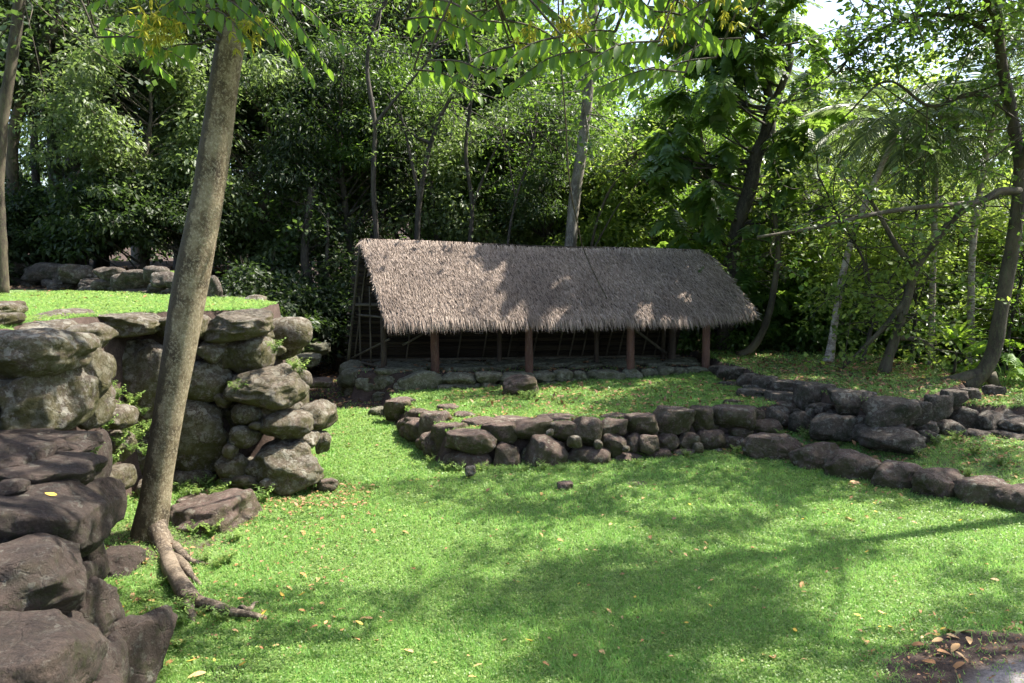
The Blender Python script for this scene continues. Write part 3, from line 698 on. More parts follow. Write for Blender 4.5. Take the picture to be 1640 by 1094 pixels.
# steep back wall of laths, leaning in to the ridge
A = Acc()
def back(u, q): return lerp(ridge(u * .985), lerp(B0, B1, u), q)
for k in range(46):
    q = k / 45; pa, pb = back(0, q), back(1, q)
    for s in range(4):
        a = lerp(pa, pb, s / 4 - (.004 if s else 0.02 * rnd.random())); b = lerp(pa, pb, (s + 1) / 4 + .004)
        a = a + Vector((0, rnd.uniform(-.008, .008), rnd.uniform(-.01, .01)))
        A.add(*beam(a, b, .025, .05))
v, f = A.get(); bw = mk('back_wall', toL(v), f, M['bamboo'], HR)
A = Acc()                                                    # outer thatch of the back wall
n_ = 9; T_ = np.array([[tuple(back(i / n_, j / 4) + Vector((0, .07, .02))) for j in range(5)] for i in range(n_ + 1)]).reshape(-1, 3)
T2 = T_ + np.array([0, .10, .04]); F = []; K = len(T_)
for i in range(n_):
    for j in range(4):
        a, b, c, d = i * 5 + j, (i + 1) * 5 + j, (i + 1) * 5 + j + 1, i * 5 + j + 1
        F += [[a, b, c], [a, c, d], [a + K, c + K, b + K], [a + K, d + K, c + K]]
for j in range(4):
    for i in (0, n_): F += [[i * 5 + j, i * 5 + j + 1, i * 5 + j + 1 + K], [i * 5 + j, i * 5 + j + 1 + K, i * 5 + j + K]]
mk('back_thatch', toL(np.concatenate([T_, T2])), F, M['thatch_core'], bw)
def cyl(p0, p1, r0, r1=None, name='pole', mat='wood_pole', seg=10, rough=.08, parent=None):
    r1 = r0 if r1 is None else r1
    pts = [np.array(tuple(p0)) * (1 - t) + np.array(tuple(p1)) * t for t in np.linspace(0, 1, 8)]
    v, f = tube(pts, np.linspace(r0, r1, 8), seg, rough, rnd.randrange(99))
    return mk(name, toL(v), f, M[mat], parent or HR, True)
for i in range(26):                                          # slanting rafters on the inside
    u = (i + .3) / 26; a = back(u, 1.0) + Vector((0, -.05, 0)); b = back(min(u + .01, 1), .03) + Vector((0, -.05, 0))
    if i % 2 == 0 or i > 15: cyl(a, b, .018, .014, 'rafter')
cyl(back(0, .965) + Vector((-.05, -.09, 0)), back(1, .965) + Vector((.1, -.09, 0)), .035, .03, 'sill_beam')
cyl(back(0, .5) + Vector((0, -.09, 0)), back(1, .5) + Vector((0, -.09, 0)), .03, .03, 'purlin')
cyl(ridge(0) + Vector((0.05, -.03, -.14)), ridge(1) + Vector((-.1, -.03, -.14)), .05, .05, 'ridge_pole')
pl = eave(0) + Vector((.25, .35, .28)); pr = eave(.97) + Vector((0, .3, .3))
cyl(pl, pr, .05, .05, 'eave_beam', 'wood_dark')
for px, py, D, wpx in [(697, 598, 14.75, 13.5), (847.5, 597, 14.75, 12.5), (1010, 591, 15.15, 13), (1130.5, 588, 15.45, 13)]:   # thick front posts
    b = at(px, py, D); uu = (b.x - E0.x) / (E2.x - E0.x); e_, r_ = eave(uu), ridge(uu)
    t = Vector((b.x - .01, b.y + .02, lerp(e_.z, r_.z, (b.y + .02 - e_.y) / (r_.y - e_.y)) - .22)); r = wpx / 2 / 1256 * D
    cyl(b - Vector((0, 0, .1)), t, r * 1.03, r * .93, 'post', 'wood_red', 14, .10)
for px, py, D, wpx in [(615, 592, 15.1, 10), (955, 586, 16.2, 8), (1076, 582, 16.5, 12), (800, 586, 16.1, 8), (1062, 580, 16.8, 7)]:
    b = at(px, py, D); r = wpx / 2 / 1256 * D
    cyl(b - Vector((0, 0, .1)), Vector((b.x, b.y, 2.3)), r, r * .9, 'inner_post', 'wood_dark', 12)
# open left gable: frame poles and brace, brace at the right end
g0 = back(0, 1.0); gr = ridge(0); ge = eave(0)
cyl(g0 + Vector((-.03, -.1, 0)), gr + Vector((-.02, -.06, -.1)), .03, .025, 'gable_pole')
fl = Vector((ge.x - .1, ge.y + .75, .65))
def gp(t, z):                                                # point in the gable plane
    p = lerp(g0, fl, t); p.z = z; return p
cyl(gp(-.05, 1.66), gp(1.05, 1.66), .022, .02, 'tie_beam')
cyl(gp(.28, .7), gp(.28, 2.6), .02, .018, 'gable_pole'); cyl(gp(.55, .7), gp(.55, 2.25), .018, .016, 'gable_pole')
cyl(gp(0, .72), gp(1.0, 1.25), .022, .02, 'brace')
cyl(gp(0, .69), gp(1.0, .69), .03, .03, 'sill_beam')
cyl(at(1016, 527, 15.4), at(1072, 570, 16.7), .03, .03, 'brace')
cyl(at(645, 553, 15.4), at(690, 528, 15.6), .022, .02, 'brace')
for k in range(16):                                          # bound lath ends showing beyond the gable at left
    q = .04 + k * .06; p = back(0, q); A_ = beam(p + Vector((-.16, .05, 0)), p + Vector((.1, .05, 0)), .03, .035)
    mk('lath_end', toL(A_[0]), A_[1], M['bamboo'], bw)

# ------------------------------------------------------------------ trees
def cluster_leaves(centres, rad, per, T, size, g, upb=.55, droop=.35, flat=.42):
    n = len(centres) * per
    c = np.repeat(centres, per, axis=0); r = np.repeat(rad, per)
    d = rdir(n, g) * (g.random(n) ** .45)[:, None]; d[:, 2] *= flat
    pos = c + d * r[:, None]
    out = d + g.normal(0, .5, (n, 3)); out[:, 2] -= droop
    nr = rdir(n, g) * (1 - upb) + np.array([0, 0, 1.0]) * upb + d * .3
    return inst(T, pos, out, nr, g.uniform(size * .6, size * 1.25, n))
def crown_points(n, g, z0, z1, rx, shape='round', hole=-.06):
    """cluster centres inside an uneven hull, biased to its outside"""
    out = []
    ph = g.uniform(0, 50)
    while len(out) < n:
        d = g.normal(size=3); d /= np.linalg.norm(d); rr = g.uniform(.35, 1) ** .6
        p = d * rr
        if shape == 'cone': p[:2] *= 1.05 - .4 * (p[2] + 1) / 2
        if shape == 'wide': p[:2] *= 1 + .25 * p[2]
        q = np.array([[p[0] + ph, p[1], p[2]]])
        if vnoise(q, 1.9, 5)[0] < -hole: continue
        k = 1 + .3 * vnoise(q, 1.1, 8)[0]
        out.append([p[0] * rx * k, p[1] * rx * k, (z0 + z1) / 2 + p[2] * (z1 - z0) / 2 * k])
    return np.array(out)
def limbs(acc, path, centres, g, r0, every=5, seg=5):
    """a twig from the stem to a share of the leaf clusters"""
    for c in centres[::every]:
        k = np.argmin(np.abs(path[:, 2] - (c[2] - np.hypot(c[0] - path[:, 0], c[1] - path[:, 1]) * .55)))
        a = path[k]; m = (a + c) / 2 + g.normal(0, .15, 3) + np.array([0, 0, .15])
        acc.add(*tube(smooth_path([a, m, c], 6), np.linspace(r0 * (1 - .6 * k / len(path)), r0 * .15, 6), seg, 0, 0, False))
KINDS = {}
def make_kind(key, h, rt, z0, rx, nc, cr, per, T, size, lm, bm_, shape='round', every=4, lean=.6, seed=0, twostem=False, upb=.55, droop=.35):
    g = np.random.default_rng(seed); A = Acc()
    p = smooth_path([(0, 0, -.3), (g.normal(0, .15) * lean, g.normal(0, .15) * lean, h * .3), (g.normal(0, .4) * lean, g.normal(0, .4) * lean, h * .62), (g.normal(0, .6) * lean, g.normal(0, .6) * lean, h * .93)], 22)
    A.add(*tube(p, rt * (1.25 - np.linspace(0, 1, 22) * 1.1) * (1 + .5 * np.exp(-np.linspace(0, 12, 22))), 9, .15, seed))
    if twostem:
        q = smooth_path([p[6], p[6] + [1.0, .3, h * .25], p[6] + [1.5, .5, h * .5]], 12)
        A.add(*tube(q, np.linspace(rt * .7, rt * .15, 12), 7, .1, seed + 1))
    C = crown_points(nc, g, z0, h, rx, shape); limbs(A, p, C, g, rt * .38, every)
    mt = A.mk('trunk', M[bm_], None, True); me_t = mt.data; bpy.data.objects.remove(mt)
    v, f = cluster_leaves(C, g.uniform(cr * .7, cr * 1.35, len(C)), per, T, size, g, upb, droop)
    oc = mk('crown', v, f, M[lm]); me_c = oc.data; bpy.data.objects.remove(oc)
    KINDS[key] = (me_t, me_c)
def plant_tree(key, name, x, y, s=1.0, rz=None, label='', cat='tree', group=None, sz=None, z=None, crown_mat=None, trunk_mat=None, tilt=(0, 0)):
    me_t, me_c = KINDS[key]
    zz = hz(x, y) if z is None else z
    o = empty(name, (x, y, zz), label, cat, group, rnd.uniform(0, 6.28) if rz is None else rz)
    o.rotation_euler = (tilt[0], tilt[1], o.rotation_euler.z)
    o.scale = (s, s, s if sz is None else sz)
    for nm, me, mt in (('trunk', me_t, trunk_mat), ('crown', me_c, crown_mat)):
        if me is None: continue
        c = bpy.data.objects.new(nm, me); COL.objects.link(c); c.parent = o
        if mt: c.material_slots[0].link = 'OBJECT'; c.material_slots[0].material = mt
    return o
TD, TS, TL = T_diamond(.48), T_simple(.5), T_simple(.3)
make_kind('tall', 13, .20, 5.4, 3.3, 300, .85, 125, TL, .18, 'leaf_dark', 'bark_dark', seed=21)
make_kind('tall2', 12, .17, 3.4, 3.0, 280, .85, 85, TS, .18, 'leaf_mid', 'bark_dark', seed=22, twostem=True)
make_kind('mid', 7.5, .12, 2.5, 2.4, 240, .58, 115, TL, .15, 'leaf_mid', 'bark_dark', seed=23, twostem=True)
make_kind('mid2', 6.8, .10, 1.5, 2.3, 230, .55, 80, TS, .15, 'leaf_light', 'bark_brown', seed=24, twostem=True, droop=.5)
make_kind('narrow', 9.5, .10, 2.6, 1.8, 200, .65, 80, TS, .16, 'leaf_mid', 'bark_pale', seed=25)
make_kind('shrub', 2.4, .05, .2, 1.35, 120, .42, 70, TS, .13, 'leaf_mid', 'bark_dark', seed=26, every=3)
make_kind('shrub2', 1.7, .04, .1, 1.1, 80, .30, 80, TD, .16, 'leaf_light', 'bark_dark', seed=27, every=3, upb=.7)
make_kind('sparse', 8.5, .13, 2.6, 3.0, 200, .42, 60, T_diamond(.8, .06), .125, 'leaf_light', 'bark_brown', seed=28, every=2, upb=.7)
make_kind('canopy', 11, .22, 6.0, 3.2, 110, .55, 55, TD, .2, 'leaf_mid', 'bark_brown', seed=29, every=2)
# ---- the leaning ylang-like tree in the foreground (base ~7.2 m away)
TB = empty('leaning_tree', tuple(on(238, 878, .1)), 'thick mottled trunk leaning right in the left foreground, with exposed roots and drooping leaves', 'tree')
TBL = np.array(tuple(TB.location))
prof = [(225, 925, 60), (230, 893, 46), (236, 862, 37), (247, 805, 32), (253, 760, 30.5), (263, 700, 30.5), (273, 640, 31), (286, 570, 32), (297, 500, 34),
        (310, 430, 34), (323, 365, 33), (335, 300, 31), (342, 250, 31), (350, 200, 30), (361, 120, 29), (371, 60, 28), (382, 0, 26), (398, -80, 24), (415, -200, 21), (440, -330, 15)]
DT = [7.2 - .25 * (i / 19) for i in range(20)]
pts = [np.array(tuple(at(px, py, d))) for (px, py, hw), d in zip(prof, DT)]
P_ = smooth_path(pts, 90); rad_ = np.interp(np.linspace(0, 19, 90), range(20), [.765 * hw / 1256 * d for (_, _, hw), d in zip(prof, DT)])
def lump(t, th):                                             # fluted near the base
    k = math.exp(-t * 10)
    flute = .16 * math.exp(-t * 6) * np.exp(-((th - 4.9) / .22) ** 2)
    return 1 + k * (.22 * np.cos(3 * th + .6) + .20 * np.cos(5 * th + 2)) + .02 * np.cos(2 * th + t * 9) - flute
v, f = tube(P_, rad_, 40, .055, 3, True, lump)
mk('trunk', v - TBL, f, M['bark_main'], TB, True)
M['bark_root'] = bark_mat('reddish exposed root bark', (.04, .027, .016), (.10, .072, .044), (.17, .13, .09), (.27, .22, .16), 40, .8)
def root(path, r0, r1, seed, a=(243, 838), b=None):
    st = [at(a[0], a[1], 7.15) if a[1] < 900 else on(a[0], a[1], .05)] + ([at(b[0], b[1], b[2])] if b else [])
    q = smooth_path([tuple(x) for x in st] + [tuple(on(px, py, z + hz(*on(px, py, .05)[:2]) + .005)) for px, py, z in path], 44); tt = np.linspace(0, 1, 44)
    r = (r1 + (r0 - r1) * (1 - tt) ** 1.3) * (1 + .16 * np.sin(tt * 19 + seed))
    q[:, 2] += .012 * np.sin(np.linspace(0, 9, 44) + seed)
    v, f = tube(q, r, 18, .3, seed); mk('root', v - TBL, f, M['bark_root'], TB, True)
root([(282, 925, .07), (305, 955, .05), (335, 968, .045), (372, 982, .04), (404, 986, .03), (430, 992, -.02)], .10, .02, 1, (240, 835), (262, 880, 6.95))
root([(300, 915, .05), (322, 936, .0)], .10, .018, 2, (250, 840), (270, 875, 7.05))
root([(303, 975, .03), (308, 992, .0), (306, 1010, -.02)], .05, .015, 3, (285, 925))
root([(300, 893, .03), (335, 905, .0)], .08, .012, 4, (252, 835), (272, 870, 7.1))
root([(402, 972, .03), (412, 964, .0)], .025, .010, 7, (385, 978))
# limbs and drooping sprays (a spray: a hanging twig with two ranks of leaves)
TO = T_ovate(.40, .16)
def spray(acc_l, acc_t, a, b, n, L_, g):
    a = np.array(tuple(a)); b = np.array(tuple(b)); mid = (a + b) / 2 + np.array([0, 0, .10 * np.linalg.norm(b - a)])
    q = smooth_path([a, mid, b], 14); acc_t.add(*tube(q, np.linspace(.010, .004, 14), 5, 0, 0, False))
    d = b - a; n = int(max(7, np.linalg.norm(d) / .048)); d /= np.linalg.norm(d); side = np.cross(d, [0, 0, 1.0]); side /= np.linalg.norm(side) + 1e-9
    for i in range(n):
        t = .08 + .92 * i / (n - 1); p = np.array([np.interp(t * 13, range(14), q[:, c]) for c in range(3)])
        s = 1 if i % 2 else -1; tipk = .55 * (i / n) ** 2
        ax = side * s * g.uniform(.25, .6) + d * (.30 + tipk) + np.array([0, 0, -.85]) + g.normal(0, .10, 3)
        nr = side * s * .9 + np.array([0, 0, .45]) + g.normal(0, .22, 3) + d * .25
        v, f = inst(TO, [p], [ax], [nr], L_ * g.uniform(.75, 1.1) * (1 - .25 * t)); acc_l.add(v, f)
def flowers(acc, p, g, k=9, L_=.085):
    n = k * 6; c = np.repeat(p + g.normal(0, .07, (k, 3)), 6, axis=0)
    ax = g.normal(0, .6, (n, 3)) + [0, 0, -1.0]
    acc.add(*inst(T_simple(.16), c, ax, rdir(n, g), g.uniform(.6, 1.2, n) * L_))
g = np.random.default_rng(31)
AL, AT, AF = Acc(), Acc(), Acc()
tp = P_[-1]; 
LIMB = []
def limb(pth, r0, r1):
    q_ = smooth_path(pth, 26); LIMB.append(q_)
    AT.add(*tube(q_, np.linspace(r0, r1, 26), 9, .1, 5))
hub = P_[66]; hub2 = P_[76]; hub3 = P_[84]
limb([hub2, at(300, -170, 6.9), at(190, -90, 6.7), at(90, -60, 6.5)], .06, .02)
limb([hub2, at(520, -200, 6.6), at(640, -130, 6.4), at(760, -60, 6.2)], .08, .02)
limb([hub3, at(650, -330, 6.6), at(880, -260, 6.5), at(1100, -130, 6.4), at(1260, -60, 6.4)], .1, .02)
limb([P_[-3], at(560, -480, 6.9), at(800, -560, 7.4), at(1100, -520, 8.2)], .1, .03)
limb([P_[-5], at(300, -420, 7.5), at(120, -420, 8.2)], .08, .03)
limb([hub3, at(700, -420, 6.6), at(950, -470, 6.3), at(1250, -450, 6.2)], .09, .03)
limb([hub3, at(520, -260, 6.2), at(700, -300, 5.6), at(950, -330, 5.2)], .07, .02)
limb([hub3, at(700, -300, 7.6), at(1000, -260, 9.0), at(1180, -150, 9.5)], .08, .02)
SP = []   # (px, py of the twig's start, px, py of its tip, depth)
SP += [(300, 40, 172, 28, 6.4), (330, 20, 205, 55, 6.5), (250, 60, 300, 98, 6.4), (320, 70, 235, 95, 6.6), (330, -20, 240, 30, 6.3), (250, -30, 150, 5, 6.7), (350, -10, 310, 40, 6.3),
       (330, 10, 395, 62, 6.2), (400, -20, 430, 55, 6.2), (450, -30, 470, 90, 6.4), (500, -30, 525, 110, 6.3), (480, 0, 500, 125, 6.4), (530, -20, 545, 70, 6.5), (300, -30, 340, 30, 6.6), (440, -20, 400, 70, 6.6), (245, 40, 275, 125, 6.9)]
SP = [(x0 - (95 if abs(x0 - x1) < 55 else 0), y0, x1, y1, D) for x0, y0, x1, y1, D in SP]
for x0, x1, ytip, n, D0 in [(640, 760, 60, 4, 6.4), (660, 800, 120, 4, 6.6), (720, 830, 175, 5, 6.3), (760, 960, 50, 7, 6.5), (800, 960, 110, 4, 6.8), (860, 1000, 165, 4, 6.5), (900, 1030, 190, 4, 6.6),
                            (960, 1100, 70, 6, 6.4), (1000, 1110, 150, 4, 6.6), (1060, 1200, 20, 8, 6.5), (1090, 1190, 90, 5, 6.6), (1200, 1290, 10, 4, 6.7)]:
    for _ in range(n):
        x = g.uniform(x0, x1); y = ytip + g.uniform(-45, 10)
        SP.append((x + g.choice([-1, 1]) * g.uniform(70, 140), y - g.uniform(55, 95), x, y - g.uniform(20, 40), D0 + g.uniform(-.5, .5)))
for _ in range(165):                                          # the rest of the canopy, over the frame's top edge
    x, y, D = (g.uniform(-100, 700), g.uniform(-620, -70), g.uniform(5.2, 8)) if _ < 50 else (g.uniform(650, 1300), g.uniform(-640, -260), g.uniform(5.4, 7.6))
    SP.append((x, y - 80, x + g.uniform(-70, 70), y, D))
LIMB = np.concatenate(LIMB + [P_[60:]])
for x0, y0, x1, y1, D in SP:
    a, b = at(x0, y0, D + .15), at(x1, y1, D)
    an_ = np.array(tuple(a)); ln_ = LIMB[int(np.argmin(np.linalg.norm(LIMB - an_, axis=1)))]
    AT.add(*tube(smooth_path([ln_, (ln_ + an_) / 2 + [0, 0, .08], an_], 8), np.linspace(.012, .008, 8), 5, 0, 0, False))
    spray(AL, AT, a, b, 0, .165, g)
    if g.random() < .12: flowers(AF, np.array(tuple(lerp(a, b, .5))), g)
for px, py in [(245, 20), (265, 35), (255, 55), (235, 40), (400, 35), (395, 50), (850, 60), (900, 30), (930, 45), (1060, 40), (1170, 10)]:
    flowers(AF, np.array(tuple(at(px, py, 6.3))), g, 14)
AT.mk('branches', M['bark_brown'], TB, True, None)
AL.mk('crown', M['leaf_spray'], TB); AF.mk('flowers', M['flower'], TB)
for o in TB.children:
    if o.name.split('.')[0] in ('branches', 'crown', 'flowers'): o.location = -TB.location

# ---- breadfruit tree right behind the shelter
BT = empty('breadfruit_tree', tuple(Vector((5.0, 17.6, hz(5.0, 17.6)))), 'dark tree with big deeply lobed leaves rising behind the right end of the thatched roof', 'tree')
BL = BT.location
A = Acc(); DB = 17.4
def seg_(pl_, r0, r1, n=20, D=None, seed=0):
    q = smooth_path([at(*p) if len(p) == 3 else at(p[0], p[1], D or DB) for p in pl_], n); A.add(*tube(q, np.linspace(r0, r1, n), 9, .15, seed)); return q
t0 = seg_([(1158, 600), (1162, 520), (1169, 430), (1185, 350), (1201, 300), (1210, 252), (1228, 214), (1235, 170)], .18, .13, 30)
t1 = seg_([(1235, 172), (1226, 130), (1213, 55), (1205, -20), (1190, -120), (1180, -230)], .11, .04, 20)
t2 = seg_([(1233, 180), (1255, 130), (1266, 93), (1258, 30), (1275, -60), (1300, -170)], .10, .03, 20)
tips = []
g = np.random.default_rng(41)
for k in range(64):
    if k < 26: a = t0[int(g.integers(10, 29))]
    elif k < 46: a = t1[int(g.integers(0, 19))]
    else: a = t2[int(g.integers(0, 19))]
    an = g.uniform(0, 6.28); l = g.uniform(.8, 2.5)
    if g.random() < .35: an = g.uniform(2.6, 3.6)                  # fuller toward the left
    e = a + np.array([math.cos(an) * l, math.sin(an) * l * .9, g.uniform(-.3, .9)])
    A.add(*tube(smooth_path([a, (a + e) / 2 + [0, 0, -.1], e], 8), np.linspace(.035, .012, 8), 5, 0, 0, False)); tips.append(e)
    if g.random() < .6:
        e2 = (a + e) / 2 + g.normal(0, .5, 3); tips.append(e2); A.add(*tube(smooth_path([(a + e) / 2, e2], 4), np.linspace(.02, .01, 4), 5, 0, 0, False))
tips = [np.array(tuple(t)) for t in tips]
for px, py, D in [(1105, 440, 16.6), (1130, 425, 16.4), (1090, 395, 17.2), (1075, 350, 17.5), (1060, 300, 17.3), (1100, 250, 17), (1070, 210, 17.2), (1090, 150, 17), (1120, 90, 17), (1150, 40, 17.5),
                  (1140, 360, 16.8), (1120, 310, 16.5), (1065, 255, 18), (1160, 240, 17), (1150, 180, 16.5), (1290, 270, 17), (1275, 320, 17.4), (1060, 395, 18), (1290, 210, 17.5), (1300, 120, 17.2), (1190, 440, 16.8), (1240, 470, 17), (1215, 500, 17.3)]:
    tips.append(np.array(tuple(at(px, py, D))))
    e = tips[-1]; a = t0[int(np.argmin(np.linalg.norm(t0 - e - [0, 0, -.4], axis=1)))]
    A.add(*tube(smooth_path([a, (a + e) / 2 + [0, 0, -.15], e], 8), np.linspace(.03, .01, 8), 5, 0, 0, False))
tips = np.array(tips); v, f = A.get(); mk('trunk', v - np.array(tuple(BL)), f, M['bark_dark'], BT, True)
n = len(tips) * 10; c = np.repeat(tips, 10, axis=0) + g.normal(0, .10, (n, 3))
ax = rdir(n, g); ax[:, 2] = ax[:, 2] * .4 - .5
v, f = inst(T_lobed(), c, ax, rdir(n, g) * .4 + [0, 0, 1.0], g.uniform(.38, .66, n))
mk('crown', v - np.array(tuple(BL)), f, M['leaf_big'], BT)

# ---- curved tree on the corner of the side terrace
CB = at(1574, 612, 12.9); CB.z = hz(CB.x, CB.y)
CT = empty('curved_tree', tuple(CB), 'dark curved tree on the right terrace corner, trunk rising along the right edge', 'tree')
A = Acc(); DB = 12.9
c0 = seg_([(1545, 622), (1574, 598), (1592, 560), (1602, 505), (1616, 430), (1628, 350), (1634, 270), (1620, 180), (1606, 110), (1598, 40), (1590, -60), (1560, -180)], .135, .06, 44, seed=2)
seg_([(1574, 600), (1540, 606), (1500, 612), (1470, 616)], .12, .03, 10); seg_([(1585, 600), (1598, 625), (1602, 660)], .10, .03, 10)
c1 = seg_([(1632, 305, 12.8), (1600, 306, 12.3), (1560, 325, 12), (1480, 331, 11.6), (1400, 343, 11.3), (1310, 364, 11), (1213, 380, 10.8)], .055, .02, 40)
c2 = seg_([(1600, 60), (1540, 30), (1470, 25), (1390, 60), (1340, 120)], .05, .015, 30)
c3 = seg_([(1620, 180), (1560, 150), (1490, 170), (1420, 130), (1350, 190)], .04, .012, 30)
c4 = seg_([(1600, 40, 12.9), (1540, -60, 11.5), (1440, -80, 10), (1340, -30, 9.5)], .05, .015, 30)
c5 = seg_([(1634, 270, 12.9), (1680, 150, 12), (1740, 0, 11), (1800, -200, 10)], .08, .02, 30)
c6 = seg_([(1590, -60, 12.9), (1480, -250, 12), (1330, -420, 11)], .05, .015, 30)
c7 = seg_([(1590, -60, 12.9), (1500, -190, 14), (1380, -260, 15.2), (1290, -280, 15.8)], .05, .02, 30)
g = np.random.default_rng(51); tw = []
for br, n in ((c0[18:], 26), (c1, 9), (c2, 84), (c3, 16), (c4, 84), (c5, 40), (c6, 40), (c7, 45)):
    for _ in range(n):
        a = br[int(g.integers(2, len(br)))]; e = a + g.normal(0, .55, 3) * [1.1, 1, .9] + [0, 0, -.05]
        A.add(*tube(smooth_path([a, (a + e) / 2 + g.normal(0, .08, 3), e], 7), np.linspace(.012, .005, 7), 4, 0, 0, False))
        for t in (.5, .75, 1): tw.append(a + (e - a) * t)
v, f = A.get(); mk('trunk', v - np.array(tuple(CT.location)), f, M['bark_brown'], CT, True)
tw = np.array(tw); v, f = cluster_leaves(tw, np.full(len(tw), .26), 11, T_diamond(.8, .06), .10, g, .75, .2)
mk('crown', v - np.array(tuple(CT.location)), f, M['leaf_mid'], CT)

# ---- slender leaning stems of the right hand thicket, each a small tree
def thin_tree(name, label, pl_, D, r0, r1, bark, leafmat, nl, size, seed, spread=.8, group=None, start=.35, branches=(), droop=.2, T=None, cr=.3):
    g = np.random.default_rng(seed); base = at(pl_[0][0], pl_[0][1], D); base.z = hz(base.x, base.y) - .05
    o = empty(name, tuple(base), label, 'tree', group); b = np.array(tuple(base))
    A = Acc(); q = smooth_path([base] + [at(*p, D) if len(p) == 2 else at(*p) for p in pl_[1:]], 36); A.add(*tube(q, np.linspace(r0, r1, 36) * (1 + .5 * np.exp(-np.linspace(0, 14, 36))), 8, .15, seed))
    tw = []
    for bp in branches:
        bq = smooth_path([at(*p, D) if len(p) == 2 else at(*p) for p in bp], 24); A.add(*tube(bq, np.linspace(r1 * 1.3, r1 * .3, 24), 6, .1, seed))
        for _ in range(nl // 4):
            a = bq[int(g.integers(3, 24))]; e = a + g.normal(0, spread * .6, 3); tw += [e, (a + e) / 2]; A.add(*tube(smooth_path([a, e], 4), np.linspace(.01, .004, 4), 4, 0, 0, False))
    for _ in range(nl):
        a = q[int(g.integers(int(36 * start), 36))]; e = a + g.normal(0, spread, 3) * [1, 1, .8]
        A.add(*tube(smooth_path([a, (a + e) / 2 + g.normal(0, .1, 3), e], 6), np.linspace(.014, .004, 6), 4, 0, 0, False)); tw += [a + (e - a) * .6, e]
    v, f = A.get(); mk('trunk', v - b, f, M[bark], o, True)
    if tw:
        tw = np.array(tw); v, f = cluster_leaves(tw, np.full(len(tw), cr), 14, T or T_diamond(.75, .06), size, g, .7, droop)
        mk('crown', v - b, f, M[leafmat], o)
    return o
thin_tree('thicket_tree', 'brown curved stem arching up right to meet the long horizontal branch', [(1414, 603), (1432, 545), (1452, 480), (1468, 430), (1500, 385), (1532, 345), (1575, 320), (1625, 306)], 13.6, .085, .05, 'bark_brown', 'leaf_light', 40, .10, 61, .7, start=.1,
          branches=[[(1440, 540), (1475, 545), (1500, 560)], [(1452, 480), (1420, 520), (1380, 560), (1350, 590)], [(1470, 430), (1440, 400), (1400, 330), (1370, 290)]])
thin_tree('thicket_tree', 'slim yellowish stem curving up from behind the right end of the shelter', [(1183, 592), (1212, 548), (1232, 500), (1243, 440), (1246, 390), (1240, 340)], 16.4, .085, .05, 'bark_brown', 'leaf_mid', 26, .11, 62, .6, start=.5)
thin_tree('thicket_tree', 'mottled pale stem beside the slim curving stem right of the shelter', [(1260, 600), (1266, 540), (1258, 480), (1246, 410), (1238, 340), (1236, 250), (1240, 160)], 18, .10, .06, 'bark_pale', 'leaf_light', 34, .12, 63, .9, start=.5)
thin_tree('thicket_tree', 'thin upright dark stem rising behind the side terrace', [(1455, 600), (1466, 500), (1462, 400), (1470, 300), (1465, 180)], 16, .04, .02, 'bark_dark', 'leaf_light', 40, .11, 64, .7, start=.2)
thin_tree('thicket_tree', 'leafy sapling with crossing twigs in the middle of the right thicket', [(1380, 600), (1398, 500), (1384, 420), (1345, 350), (1310, 280)], 15, .04, .015, 'bark_dark', 'leaf_light', 46, .11, 65, .7, start=.15,
          branches=[[(1398, 500), (1430, 440), (1470, 380)], [(1384, 420), (1350, 460), (1300, 500)]])
thin_tree('thicket_tree', 'leafy sapling close to the right edge, in front of the bright ti plants', [(1612, 600), (1618, 520), (1640, 430), (1650, 330)], 14.5, .035, .015, 'bark_dark', 'leaf_mid', 44, .10, 66, .7, start=.1)
thin_tree('forest_tree', 'pale grey straight trunk rising above the middle of the thatched ridge', [(905, 560), (908, 480), (914, 390), (920, 320), (930, 250), (936, 200), (945, 120), (950, 20), (955, -100)], 18.6, .155, .10, 'bark_pale', 'leaf_mid', 60, .14, 67, 1.1, start=.62, cr=.5)
thin_tree('edge_tree', 'trunk cut by the left edge of the photo, standing before the back wall', [(2, 440), (2, 380), (-2, 300), (4, 200), (20, 90), (32, 0), (45, -120)], 14.5, .085, .10, 'bark_brown', 'leaf_dark', 30, .14, 68, 1.1, start=.8, cr=.5)
thin_tree('forest_tree', 'brown trunk curving up right just inside the left edge, behind the low wall', [(20, 430), (22, 330), (20, 230), (38, 150), (60, 90), (85, 40), (110, -40)], 19.5, .14, .12, 'bark_brown', 'leaf_dark', 40, .14, 69, 1.2, start=.6, cr=.6)
thin_tree('forest_tree', 'dark forked trunk leaning left in the shade left of the shelter', [(548, 590), (532, 545), (512, 500), (495, 455), (488, 400), (500, 300)], 19, .15, .09, 'bark_dark', 'leaf_dark', 30, .13, 70, .9, start=.6, branches=[[(532, 545), (528, 480), (524, 420), (526, 340)]], cr=.5)
thin_tree('forest_tree', 'pair of thin pale stems in the dark gap left of the shelter', [(448, 540), (452, 470), (455, 420), (462, 370), (475, 300)], 20, .06, .035, 'bark_pale', 'leaf_mid', 30, .13, 71, .8, start=.6, branches=[[(452, 470), (470, 420), (480, 360), (478, 300)]], cr=.4)
for i, (px, D, r) in enumerate([(58, 21, .12), (162, 21, .17), (452, 21.5, .10), (112, 26, .12)]):
    lb = ['dark upright trunk behind the back wall, second from the left edge', 'thick dark trunk behind the middle of the low back wall', 'slim dark trunk directly right of the leaning foreground tree', 'faint dark trunk deep in the forest at left'][i]
    thin_tree('forest_tree', lb, [(px, 440), (px + 2, 330), (px - 3, 220), (px + 8, 90), (px, -100)], D, r, r * .6, 'bark_dark', 'leaf_dark', 34, .15, 80 + i, 1.2, start=.55, cr=.6)
